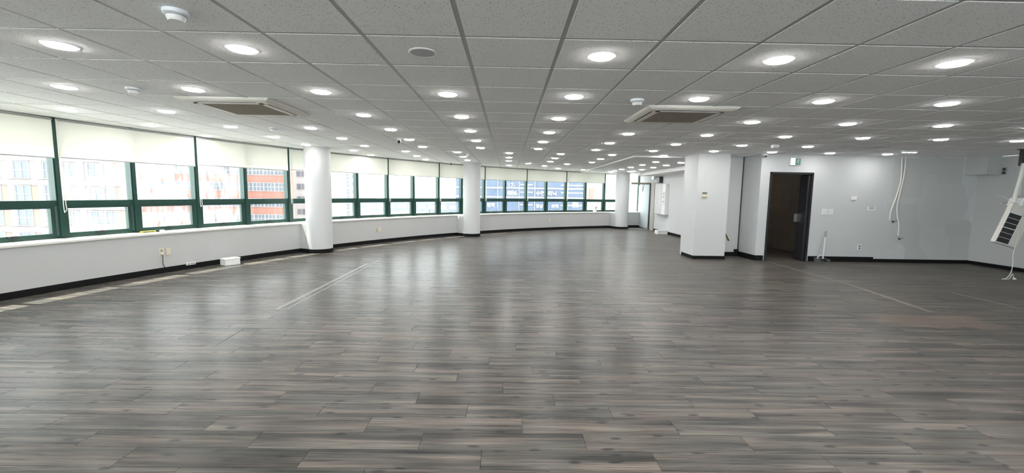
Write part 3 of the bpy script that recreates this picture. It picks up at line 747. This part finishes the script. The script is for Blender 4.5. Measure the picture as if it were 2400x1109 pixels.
def stroke(mb, x0, z0, x1, z1, w, y=-0.0495):
    d = Vector((x1 - x0, z1 - z0)).normalized(); n = Vector((-d.y, d.x)) * w / 2
    P = [(x0 + n.x, z0 + n.y), (x0 - n.x, z0 - n.y), (x1 - n.x, z1 - n.y), (x1 + n.x, z1 + n.y)]
    i = len(mb.v); mb.v += [(p[0], y, p[1]) for p in P] + [(p[0], y + 0.0015, p[1]) for p in P]
    mb.f += [(i, i + 1, i + 2, i + 3), (i + 7, i + 6, i + 5, i + 4)] + [(i + a, i + 4 + a, i + 4 + (a + 1) % 4, i + (a + 1) % 4) for a in range(4)]
for s in ((0.043, 0.116, 0.032, 0.082, 0.016), (0.040, 0.112, 0.062, 0.100, 0.007), (0.040, 0.112, 0.020, 0.098, 0.007), (0.032, 0.084, 0.052, 0.062, 0.009), (0.052, 0.062, 0.046, 0.034, 0.008), (0.032, 0.084, 0.018, 0.058, 0.009), (0.018, 0.058, 0.0, 0.052, 0.008)): stroke(fig, *s)
fig.build('running_figure', 'sign_white', ex)
MB().tube([(0.075, -0.02, 0.165), (0.075, -0.02, 0.185)], 0.004).tube([(-0.06, -0.02, 0.165), (-0.06, -0.02, 0.185)], 0.004).build('clip', 'grey_plastic', ex)

def switch(x, z, label):
    e = empty('light_switch', (x, FY, z), label=label, cat='light switch', group='light switches beside the doorway')
    MB().bbox(-0.055, 0.055, -0.01, 0, -0.065, 0.065, 0.003).build('plate', 'white_plastic', e)
    for q in (-1, 1): MB().bbox(-0.038, 0.038, -0.015, -0.009, q * 0.024 - 0.02, q * 0.024 + 0.02, 0.003).build('rocker', 'paper', e)
switch(6.98, 1.10, 'white wall switch nearer the doorway'); switch(7.115, 1.10, 'white wall switch farther from the doorway')
e = empty('wall_box', (7.60, FY, 1.41), label='small blank white wall box above the switches', cat='wall box')
MB().bbox(-0.05, 0.05, -0.035, 0, -0.035, 0.05, 0.004).build('case', 'white_plastic', e); MB().box(-0.05, 0.05, -0.03, 0, -0.039, -0.035).build('base_strip', 'grey_plastic', e)
e = empty('notice_sheet', (8.025, FY, 1.205), label='small white paper notice with printed lines taped to the wall', cat='notice')
MB().box(-0.122, 0.122, -0.002, 0, -0.07, 0.07).build('sheet', 'paper', e)
ln = MB()
for (a, b, z) in ((-0.085, 0.06, 0.042), (-0.05, 0.045, 0.016), (-0.055, 0.05, -0.004), (-0.05, 0.035, -0.026)): ln.box(a, b, -0.003, -0.002, z - 0.004, z + 0.004)
ln.build('printed_lines', 'ink', e)
bd = MB()
for (a, b, c, g) in ((-0.122, 0.122, 0.066, 0.07), (-0.122, 0.122, -0.07, -0.066), (-0.122, -0.118, -0.07, 0.07), (0.118, 0.122, -0.07, 0.07), (0.082, 0.086, -0.05, 0.05)): bd.box(a, b, -0.003, -0.002, c, g)
bd.build('border', 'ink', e)
def outlet(parent_loc, rz, label, mat='white_plastic', plug=False, w=0.035, h=0.06, blank=False, group='wall outlets'):
    e = empty('wall_outlet', parent_loc, rz, label=label, cat='outlet', group=group)
    MB().bbox(-w, w, -0.009, 0, -h, h, 0.003).build('plate', mat, e)
    if blank: MB().bbox(-w * .7, w * .7, -0.012, -0.008, -h * .6, h * .6, 0.002).build('cover', mat, e); return e
    for q in (-1, 1):
        if plug and q < 0: continue
        MB().lathe([(0.019, 0.008), (0.019, 0.0115), (0.017, 0.009), (0.002, 0.009)], 18, Matrix.Translation((0, 0, q * h * .45)) @ Matrix.Rotation(math.pi / 2, 4, 'X')).build('socket', 'grey_plastic', e, True)
    return e
outlet((7.833, FY, 0.33), 0, 'white wall outlet low on the doorway wall, right of the dustpan', w=0.04)
# conduits
def cable(name, pts, r, mat, label, cat, n=8, group=None):
    o = MB().tube(catmull(pts, n), r, 8).build(name, mat, None, True); return tag(o, label, cat, group)
cable('conduit_hose', [(8.56, FY - .02, H + 0.01), (8.565, FY - .03, 2.1), (8.58, FY - 0.03, 1.9), (8.57, FY - 0.03, 1.72), (8.53, FY - .028, 1.5), (8.475, FY - .025, 1.3), (8.44, FY - 0.02, 1.12), (8.445, FY - .012, 0.94)], 0.014, 'white_cord', 'shorter white conduit hose hanging down the patched wall', 'conduit', group='white conduits on the wall')
cable('conduit_hose', [(8.635, FY - .02, H + 0.01), (8.64, FY - 0.03, 2.1), (8.63, FY - 0.03, 1.9), (8.61, FY - 0.03, 1.7), (8.575, FY - .03, 1.45), (8.56, FY - 0.03, 1.25), (8.59, FY - .028, 1.02), (8.645, FY - .024, 0.85), (8.67, FY - .014, 0.60)], 0.014, 'white_cord', 'longer white conduit hose hanging down the patched wall', 'conduit', group='white conduits on the wall')
for x, z, lab in ((8.53, 0.91, 'wire stub at the end of the shorter conduit'), (8.71, 0.53, 'wire stub at the end of the longer conduit')):
    e = empty('wire_stub', (x, FY, z), label='black ' + lab, cat='wire', group='wire stubs in the patched wall')
    MB().bbox(-0.025, 0.025, -0.008, 0, -0.018, 0.018, 0.003).build('hole_cap', 'dark_plastic', e)
    MB().tube(catmull([(0, -0.008, 0), (0.03, -0.03, 0.01), (0.06, -0.035, 0.025)], 5), 0.004, 6).build('wire', 'dark_plastic', e)
    MB().tube(catmull([(0, -0.008, 0), (-0.03, -0.02, 0.02), (-0.06, -0.02, 0.05)], 5), 0.003, 6).build('wire', 'grey_plastic', e)
# thermostat on the pillar
e = empty('thermostat', (4.335, 9.38, 1.436), label='cream air-conditioner wall controller with grey display on the square pillar', cat='thermostat')
MB().bbox(-0.062, 0.062, -0.02, 0, -0.068, 0.068, 0.005).build('case', 'cream_plastic', e)
MB().box(-0.05, 0.05, -0.023, -0.019, 0.008, 0.058).build('display', 'lcd', e)
for q in (-0.03, 0, 0.03): MB().bbox(q - 0.01, q + 0.01, -0.025, -0.019, -0.03, -0.012, 0.002).build('button', 'ivory_panel', e)
MB().box(-0.058, 0.058, -0.022, -0.018, -0.062, -0.045).build('lower_flap', 'grille_brown', e)
MB().bbox(-0.01, 0.01, -0.006, 0.0, 0.068, 0.89, 0.002).build('cable_duct', 'wall_paint', e)
# scraper in the niche
e = empty('paint_scraper', (5.27, 9.985, 0.36), label='small scraper with black handle leaning in the recessed wall', cat='scraper')
M = Matrix.Rotation(math.radians(-30), 4, 'Y')
MB().tube([M @ Vector((0, -0.01, 0.0)), M @ Vector((0, -0.01, 0.2))], 0.011).build('handle', 'dark_plastic', e)
MB().box(0.0, 0.06, -0.014, -0.006, 0.0, 0.12, M).build('blade', 'cream_plastic', e)
# dustpan
dp = empty('long_handled_dustpan', (6.92, 9.17, 0), label='grey long-handled dustpan standing against the wall right of the doorway', cat='dustpan')
m = MB().bbox(-0.11, 0.11, -0.10, -0.09, 0.0, 0.012, 0.002)
pan = MB()
pan.poly([(-0.11, -0.10, 0.002), (0.11, -0.10, 0.002), (0.10, 0.08, 0.004), (-0.10, 0.08, 0.004)])
pan.box(-0.115, -0.108, -0.10, 0.085, 0.0, 0.075).box(0.108, 0.115, -0.10, 0.085, 0.0, 0.075).box(-0.115, 0.115, 0.078, 0.088, 0, 0.095).box(-0.11, 0.11, -0.10, 0.08, 0.0, 0.004)
pan.box(-0.112, 0.112, -0.02, 0.085, 0.075, 0.08).build('pan', 'pan_grey', dp)
MB().tube(catmull([(-0.095, 0.0, 0.075), (-0.08, 0.0, 0.12), (-0.02, 0.0, 0.145), (0.02, 0, 0.12), (0.03, 0.0, 0.078)], 5), 0.008).build('bail', 'white_plastic', dp)
MB().tube([(0.025, 0.0, 0.08), (0.055, 0.02, 0.56)], 0.012).build('handle', 'white_plastic', dp)
MB().tube([(0.055, 0.02, 0.55), (0.062, 0.025, 0.69)], [0.016, 0.018]).build('grip', 'grey_plastic', dp)
MB().tube([(0.055, 0.04, 0.66), (-0.06, 0.06, 0.1)], 0.005).build('brush_rod', 'grey_plastic', dp)
# small device + cable on the right wall
e = empty('wall_sensor', (RIGHT_X, 8.8, 2.025), label='small dark device high on the far right wall', cat='sensor')
MB().bbox(-0.02, 0, -0.04, 0.04, -0.075, 0.075, 0.004).build('case', 'grey_plastic', e); MB().box(-0.023, -0.019, -0.025, 0.025, -0.06, -0.01).box(-0.023, -0.019, -0.025, 0.025, 0.01, 0.06).build('window', 'dark_plastic', e)

# ------------------------------------------------------------------ tilted hanging air conditioner at the right
ac = empty('hanging_air_conditioner', (9.065, 7.62, 0.66), label='white air conditioner with black grille hanging tilted at the right edge', cat='air conditioner')
th = math.radians(20)
def acm(u, v, y=0): return Vector((-0.27 + u * math.cos(th) + v * math.sin(th), y, 0.03 - u * math.sin(th) * 0.62 + v * math.cos(th)))
AM = Matrix.Translation(acm(0, 0)) @ Matrix(((math.cos(th), 0, math.sin(th), 0), (0, 1, 0, 0), (-math.sin(th) * 0.75, 0, math.cos(th), 0), (0, 0, 0, 1)))
MB().bbox(-0.02, 0.44, -0.10, -0.03, -0.03, 0.74, 0.015, AM).build('body', 'ivory_panel', ac)
fr = MB().box(-0.005, 0.262, -0.112, -0.10, -0.012, 0.0, AM).box(-0.005, 0.262, -0.112, -0.10, 0.545, 0.575, AM).box(-0.012, 0.002, -0.112, -0.10, -0.012, 0.575, AM).box(0.248, 0.262, -0.112, -0.10, -0.012, 0.575, AM)
fr.build('grille_frame', 'white_plastic', ac)
MB().box(0.0, 0.25, -0.104, -0.099, 0.0, 0.55, AM).build('grille', 'dark_plastic', ac)
for q in range(1, 6): MB().box(0.0, 0.25, -0.111, -0.10, q * 0.0917 - (0.007 if q == 3 else 0.003), q * 0.0917 + (0.007 if q == 3 else 0.003), AM).build('grille_bar', 'white_plastic', ac)
MB().bbox(0.10, 0.46, -0.13, 0.10, 0.70, 0.86, 0.015, AM).build('upper_housing', 'white_plastic', ac)
MB().tube(catmull([(0.03, -0.05, 0.72), (0.06, -0.05, 0.95), (0.10, -0.05, 1.2), (0.12, -0.05, 1.42)], 6), 0.03, 12).build('pipe_sleeve', 'white_cord', ac, True)
MB().tube(catmull([(0.16, 0.0, 0.85), (0.17, 0.0, 1.1), (0.16, -0.02, 1.42)], 6), 0.022, 10).build('pipe_sleeve', 'white_cord', ac, True)
MB().box(0.05, 0.30, -0.03, 0.03, 1.66, 1.672).box(0.11, 0.13, -0.03, 0.03, 1.38, 1.66).box(0.14, 0.28, -0.02, 0.02, 1.42, 1.66).build('hanger_bracket', 'dark_plastic', ac)
cable('dangling_cord', [(9.17, 7.49, 0.90), (9.165, 7.5, 0.7), (9.13, 7.5, 0.45), (9.15, 7.5, 0.28), (9.11, 7.48, 0.12), (9.02, 7.46, 0.02), (8.93, 7.45, 0.008), (8.94, 7.42, 0.008), (9.04, 7.43, 0.02), (9.13, 7.47, 0.10), (9.15, 7.46, 0.03)], 0.006, 'white_cord', 'white power cord dangling from the tilted air conditioner to the floor', 'cord')
e = empty('power_plug', (9.16, 7.455, 0.0), label='white plug lying on the floor at the end of the dangling cord', cat='plug')
MB().lathe([(0.012, 0.03), (0.022, 0.02), (0.022, 0.0)], 14, None).build('body', 'white_plastic', e, True)
MB().tube([(0.006, -.02, 0.008), (0.006, -0.045, 0.008)], 0.003).tube([(-0.008, -.02, 0.008), (-0.008, -0.045, 0.008)], 0.003).build('pin', 'steel', e)
cable('thin_cable', [(9.98, 8.6, 1.52), (9.8, 8.3, 1.47), (9.55, 8.0, 1.40), (9.12, 7.78, 1.36)], 0.009, 'white_cord', 'thin white cable running from the right wall to the tilted air conditioner', 'cable')

# ------------------------------------------------------------------ along the window wall
def wall_pt(a, off=0.0):
    p, r = chord(a, off); return p, r
def wp(a, z, off=0.0): p, r = wall_pt(a, off); return (p.x, p.y, z), r
for a, z, lab, plug, blank in ((16.69, 0.345, 'cream wall outlet with a plugged-in black cord under the left windows', True, False), (17.02, 0.345, 'blank cream wall plate beside the plugged outlet', False, True),
                              (32.4, 0.365, 'cream wall outlet between the first two columns', False, False), (32.73, 0.365, 'tan wall plate beside the outlet between the first two columns', False, True),
                              (55.27, 0.38, 'small tan outlet under the far windows, left one of the pair', False, False), (55.71, 0.38, 'small tan wall plate under the far windows, right one of the pair', False, True)):
    loc, r = wp(a, z); outlet(loc, r, lab, 'cream_plastic', plug, 0.036, 0.06, blank, 'cream outlets under the windows')
loc, r = wp(16.69, 0.0)
e = empty('plug_cord', (loc[0], loc[1], 0.32), r, label='black cord plugged into the cream outlet and hanging to the skirting', cat='cord')
MB().lathe([(0.018, 0.008), (0.018, 0.028), (0.012, 0.034)], 14, Matrix.Translation((0, 0, 0)) @ Matrix.Rotation(math.pi / 2, 4, 'X')).build('plug', 'white_plastic', e, True)
MB().tube(catmull([(0, -0.03, -0.005), (0, -0.03, -0.08), (0.003, -0.02, -0.16), (0.02, -0.018, -0.21), (0.035, -0.018, -0.235)], 6), 0.005, 6).build('cord', 'dark_plastic', e)
loc, r = wp(18.07, 0.07, -0.013)
e = empty('power_strip', loc, r, label='white three-socket power strip fixed to the black skirting', cat='power strip')
MB().bbox(-0.08, 0.08, -0.03, 0, 0.0, 0.045, 0.006).build('case', 'white_plastic', e)
for q in (-0.045, 0.005, 0.05): MB().lathe([(0.018, 0.029), (0.018, 0.033), (0.015, 0.031), (0.002, 0.031)], 14, Matrix.Translation((q, 0, 0.023)) @ Matrix.Rotation(math.pi / 2, 4, 'X')).build('socket', 'grey_plastic', e, True)
e = empty('white_foam_box', (-5.10, 7.80, 0), math.radians(62), label='small white foam box on the floor by the skirting', cat='box')
MB().bbox(-0.13, 0.13, -0.08, 0.10, 0, 0.105, 0.006).build('tub', 'styrofoam', e); MB().bbox(-0.135, 0.135, -0.085, 0.105, 0.105, 0.13, 0.006).build('lid', 'styrofoam', e)
loc, r = wp(16.85, SILL, 0.22)
e = empty('utility_tool', loc, r, label='yellow and black folding tool lying on the window sill', cat='tool')
MB().bbox(-0.19, 0.03, -0.018, 0.018, 0, 0.026, 0.005).build('yellow_body', 'tool_yellow', e)
MB().box(-0.16, 0.0, -0.0195, -0.017, 0.008, 0.016).build('inlay', 'dark_plastic', e)
MB().bbox(0.03, 0.08, -0.02, 0.02, 0, 0.032, 0.004).build('joint', 'dark_plastic', e)
MB().bbox(0.08, 0.16, -0.018, 0.018, 0, 0.028, 0.004).build('white_end', 'white_plastic', e)
loc, r = wp(63.35, SILL, 0.16)
e = empty('small_pot', loc, r, label='small white pot holding dark brushes on the far window sill', cat='pot')
MB().lathe([(0.07, 0), (0.09, 0.13), (0.094, 0.13), (0.085, 0.12), (0.066, 0.01)], 20).build('pot', 'white_plastic', e, True)
for (x, y, x2, y2) in ((-.02, 0, -0.13, 0.02), (0.02, 0, 0.10, 0.0), (0, 0, 0.05, -0.02), (0.01, 0.01, -0.04, 0.02)):
    MB().tube([(x, y, 0.05), (x2, y2, 0.23)], [0.012, 0.02]).build('brush', 'grey_plastic' if x2 > 0 else 'white_plastic', e)

# ------------------------------------------------------------------ far end: glazed door, panel, speaker
d2 = empty('door_2', (5.45, 17.35, 0), label='glazed door opening with dark header and black post beside the last column', cat='door', kind='structure')
MB().bbox(-0.43, 0.42, -0.04, 0.04, 1.84, 1.91, 0.004).build('header', 'grille_brown', d2)
MB().box(0.32, 0.40, -0.06, 0.04, 0, 1.87).build('post', 'door_black', d2)
MB().box(-0.42, 0.33, -0.05, 0.10, 0.0, 0.03).build('threshold', 'grey_board', d2)
MB().box(0.33, 0.37, 0.06, 1.45, 0.03, 1.84).build('pale_leaf', 'pale_leaf', d2)
MB().box(0.35, 0.40, -0.44, -0.06, 0, 1.92).build('beige_leaf', 'beige_leaf', d2)
MB().tube([(0.1, 0, 1.84), (0.02, -0.06, 1.55)], 0.012).tube([(0.02, -0.06, 1.55), (0.02, -0.02, 1.84)], 0.012).build('closer_arm', 'grey_plastic', d2)
tag(MB().box(5.86, 6.05, 16.9, 19.4, 0, H).build('wall_far_end', 'wall_paint'), 'white end wall beyond the glazed door', 'wall', kind='structure')
e = empty('exit_lamp', (5.72, 16.75, 2.02), label='small pale lit exit lamp above the glazed door', cat='exit sign')
MB().bbox(-0.05, 0.05, -0.12, 0.12, 0, 0.13, 0.006).build('case', 'white_plastic', e); MB().box(-0.054, -0.049, -0.1, 0.1, 0.015, 0.115).build('lit_panel', 'sign_lit_white', e)
e = empty('wall_speaker', (FAR_X, 16.25, 1.88), label='black box loudspeaker high on the receding wall', cat='speaker')
MB().bbox(-0.14, 0, -0.15, 0.15, 0, 0.23, 0.008).build('cabinet', 'dark_plastic', e); MB().box(-0.145, -0.139, -0.13, 0.13, 0.015, 0.215).build('grille', 'grey_plastic', e)
e = empty('electrical_panel', (FAR_X, 16.0, 0.70), label='tall white electrical panel box on the receding wall', cat='electrical panel')
MB().bbox(-0.13, 0, -0.55, 0.52, 0, 1.13, 0.006).build('case', 'white_plastic', e)
MB().bbox(-0.142, -0.128, -0.20, 0.51, 0.01, 1.12, 0.003).build('door', 'wall_paint', e)
MB().box(-0.136, -0.129, -0.54, -0.22, 0.35, 0.85).build('breaker_cover', 'paper', e)
for q in (0.45, 0.62, 0.74): MB().box(-0.14, -0.135, -0.46, -0.36, q, q + 0.06).build('breaker', 'grey_plastic', e)
for q in (0.40, 0.48, 0.56): MB().lathe([(0.02, 0), (0.018, 0.006), (0.002, 0.008)], 12, Matrix.Translation((-0.142, 0.2, q)) @ Matrix.Rotation(-math.pi / 2, 4, 'Y')).build('knob', 'grey_plastic', e)
MB().box(-0.15, 0, -0.6, 0.1, -0.012, 0.0).build('lower_shelf', 'grey_plastic', e)
e = empty('low_white_box', (5.60, 15.35, 0), label='low white box on the floor under the electrical panel', cat='box')
MB().bbox(-0.16, 0.2, -0.12, 0.22, 0, 0.13, 0.005).build('body', 'white_plastic', e); MB().bbox(-0.165, 0.205, -0.125, 0.225, 0.13, 0.14, 0.003).build('lid', 'paper', e)
outlet((FAR_X, 13.6, 0.36), math.radians(-90), 'small white outlet low on the receding wall beside the pillar', 'white_plastic')

# ------------------------------------------------------------------ traces on the floor
def strip(pts, w, mat, label, cat='tape', z=0.0012):
    m = MB(); P = [Vector((x, y, 0)) for x, y in pts]
    for a, b in zip(P[:-1], P[1:]):
        d = (b - a).normalized(); n = Vector((-d.y, d.x, 0)) * w / 2
        m.prism([(a + n)[:2], (a - n)[:2], (b - n)[:2], (b + n)[:2]], 0.0001, z)
    return tag(m.build('floor_trace', mat), label, cat, 'marks left on the floor')
strip([(-2.69, 4.9), (-2.69, 8.1)], 0.05, 'tape_pale', 'wider pale strip of the double line on the floor near the first column')
strip([(-2.58, 4.92), (-2.60, 8.6)], 0.025, 'tape_pale', 'thin pale strip of the double line on the floor near the first column')
strip([(-2.60, 3.70), (-2.63, 4.18)], 0.012, 'tape_dark', 'short dark cut line on the floor in front of the pale double line')
strip([(1.262, 7.47), (1.315, 6.13)], 0.012, 'tape_dark', 'thin dark cut line in the middle of the floor')
strip([(2.90, 10.85), (2.91, 12.2)], 0.10, 'trace_brown', 'pale brown strip on the floor far beyond the middle')
strip([(5.72, 9.15), (5.60, 6.7), (5.34, 5.15)], 0.07, 'trace_brown', 'long pale brown trace running from the doorway across the floor')
strip([(6.8, 6.30), (6.79, 5.45)], 0.03, 'tape_pale', 'short pale trace on the floor at the right')

# ------------------------------------------------------------------ outside
GZ = -18.0
tag(MB().box(-140, 120, -60, 260, GZ - 0.5, GZ).build('street_ground', 'street'), 'street level far below the windows', 'ground', kind='structure')
tag(MB().prism([(-6.9, BACK_Y - T)] + [tuple(fp(a, 0.5)) for a in AW] + [(FAR_X + T, 14.3), (RIGHT_X + T, 14.3), (RIGHT_X + T, BACK_Y - T)], GZ, -0.13).build('lower_storeys', 'concrete'), 'lower storeys of the building under the room', 'building', kind='structure')

def building(name, label, x0, x1, y, z1, depth, mat, group=None):
    e = empty(name, ((x0 + x1) / 2, y, GZ), label=label, cat='building', group=group)
    MB().box(-(x1 - x0) / 2, (x1 - x0) / 2, 0, depth, 0, z1 - GZ).build('wall', mat, e); return e
def win_mesh(w, h, nx, nz, pm='ext_glass'):
    p = MB().box(0, w, -0.04, 0.02, 0, h).mesh('window', pm)
    f = MB(); t = 0.07
    f.box(-t, w + t, -0.12, 0, -t, 0).box(-t, w + t, -0.12, 0, h, h + t).box(-t, 0, -0.12, 0, 0, h).box(w, w + t, -0.12, 0, 0, h)
    for i in range(1, nx): f.box(w * i / nx - 0.04, w * i / nx + 0.04, -0.09, 0, 0, h)
    for i in range(1, nz): f.box(0, w, -0.09, 0, h * i / nz - 0.04, h * i / nz + 0.04)
    return p, f.mesh('window_frame', 'ext_frame')
def add_win(e, meshes, x, z):
    ex0 = e.location
    o = link('window', meshes[0], e, (x - ex0.x, 0, z - GZ)); link('window_frame', meshes[1], o)
# pink apartment block
apt = building('apartment_block', 'pale pink apartment block with white-framed windows outside the left windows', -77.9, -46.5, 52, 22, 2.5, 'apt_pink')
wa = win_mesh(1.75, 1.9, 2, 2); wb = win_mesh(1.3, 1.5, 2, 2); band = MB().box(-15.72, 15.72, -0.25, 0, 0, 0.55).mesh('floor_band', 'apt_white')
acc = MB().box(0, 0.75, -0.06, 0, 0, 1.85).mesh('accent_panel', 'apt_orange'); pier = MB().box(0, 0.7, -0.10, 0, 0, 2.2).mesh('pier', 'apt_white')
for r in range(-3, 4):
    z = -0.6 + r * 2.85
    link('floor_band', band, apt, (0, 0, z + 2.05 - GZ))
    for q in range(-4, 3):
        x = -59.2 + q * 3.55 - (0 if q < 2 else 0)
        if x > -54: continue
        add_win(apt, wa, x, z + 0.02); link('pier', pier, apt, (x - 0.85 - apt.location.x, 0, z - 0.15 - GZ))
        if r <= 0: link('accent_panel', acc, apt, (x + 1.9 - apt.location.x, 0, z - GZ))
    for x in (-53.3, -50.4, -48.6): add_win(apt, wb, x, z + 0.3)
    link('accent_panel', acc, apt, (-47.25 - apt.location.x, 0, z + 0.1 - GZ)); link('pier', pier, apt, (-51.6 - apt.location.x, 0, z - 0.1 - GZ))
# red-banded office block
red = building('red_banded_block', 'red and white banded office block outside the left windows', -74, -41.3, 80, 20, 2.5, 'red_brick')
wr = win_mesh(1.85, 1.45, 3, 2); bg_ = MB().box(-16.36, 16.36, -0.03, 0, 0, 1.5).mesh('window_band', 'apt_white')
for r in range(-3, 3):
    z = 1.05 + r * 2.95
    link('window_band', bg_, red, (0, 0, z - GZ))
    for q in range(16): add_win(red, wr, -73.6 + q * 2.02, z + 0.02)
# white blocks
w1 = building('white_office_block', 'white office block just left of the nearest column', -48.5, -40.0, 96, 24, 10, 'pale_wall')
ww = win_mesh(2.0, 1.2, 2, 1)
for r in range(-3, 4):
    for x in (-47.2, -44.2, -41.2 - 0.9): add_win(w1, ww, x, 1.45 + r * 2.8)
w2 = building('white_apartment_tower', 'distant white apartment tower seen right of the nearest column', -66, -50.5, 150, 40, 14, 'pale_wall')
wx, wy = win_mesh(1.25, 1.2, 2, 1), win_mesh(1.5, 2.2, 3, 2)
for r in range(-4, 5):
    z = 0.4 + r * 2.6
    for x in (-63.5, -59.5, -54.5): add_win(w2, wx, x, z)
    for x in (-57.0,): add_win(w2, wy, x, z - 0.5)
# low building with sign band
lb = building('low_shop_block', 'low pale shop block with a lilac sign band below the middle windows', -22, -6.2, 60, 0.0, 10, 'pale_wall')
MB().box(-7.9, 7.9, -0.25, 0, 16.7, 17.85).build('sign_band', 'sign_blue', lb)
for q in range(9): MB().box(-5.6 + q * 1.45, -5.6 + q * 1.45 + (0.9 if q % 3 else 1.2), -0.3, -0.25, 17.0, 17.55).build('sign_box', 'sign_white', lb)
MB().box(-7.9, 7.9, -0.3, 0, 15.9, 16.0).build('ledge', 'grey_board', lb)
# blue glazed clinic building with lettering
cl = building('blue_clinic_building', 'blue glazed building with white rails and Korean lettering outside the far windows', -5.5, 8.2, 45, 9, 4, 'blue_glass')
cx0 = cl.location.x
for z in (-1.9, -0.75, 0.98, 1.94, 3.7, 4.9):
    MB().box(-6.85, 6.85, -0.14, 0, z - GZ - 0.06, z - GZ + 0.06).build('rail', 'sign_white', cl)
for z in (1.52, 2.3, 0.2): 
    for (a, b) in ((1.3, 2.6), (5.6, 7.9)): MB().box(a - cx0, b - cx0, -0.1, 0, z - GZ - 0.05, z - GZ + 0.05).build('short_rail', 'sign_white', cl)
pw = MB().box(0, 0.06, -0.08, 0, 0, 6.5).mesh('glazing_bar', 'ext_frame')
for x in (-3.4, -1.1, 1.15, 2.8, 3.95, 6.3, 8.1): link('glazing_bar', pw, cl, (x - cx0, 0, -2.5 - GZ))
def lettering(txt, x, z, size, name='lettering'):
    cu = bpy.data.curves.new('txt', 'FONT'); cu.body = txt; cu.size = size; cu.extrude = 0.02; cu.offset = size * 0.018
    o = bpy.data.objects.new('txt', cu); COL.objects.link(o)
    dg = bpy.context.evaluated_depsgraph_get(); me = bpy.data.meshes.new_from_object(o.evaluated_get(dg)); me.name = name
    bpy.data.objects.remove(o); me.materials.clear(); me.materials.append(MATS['sign_white'])
    q = link(name, me, cl, (x - cx0, -0.15, z - GZ)); q.rotation_euler = (math.pi / 2, 0, 0); return q
lettering('17-', -0.05, 2.02, 0.62); lettering('886', -0.07, 1.18, 0.72)
lettering('수면', 2.95, 1.24, 0.52); lettering('클리닉', 3.72, 1.24, 0.52)
lettering('정맥', -2.2, -0.05, 0.46); lettering('영상', 2.95, -0.06, 0.42); lettering('의학', 4.6, -0.06, 0.42)
MB().box(6.85 - cx0, 7.45 - cx0, -0.12, 0, 0.02 - GZ, 0.55 - GZ).build('cream_sign', 'cream_plastic', cl)
# white building with orange strip far right
wb_ = building('white_corner_building', 'white building with a pinkish strip outside the last window', 11.5, 30, 70, 18, 10, 'pale_wall')
MB().box(-7.4, -6.6, -0.1, 0, 18.4, 20.4).build('pink_strip', 'apt_orange', wb_); MB().box(-8.2, -7.45, -0.1, 0, 18.4, 20.4).build('grey_strip', 'apt_pink', wb_)
for q in range(3): MB().box(-1.2, -0.3, -0.12, 0, 17.2 + q * 0.55, 17.35 + q * 0.55).build('vent', 'grey_plastic', wb_)
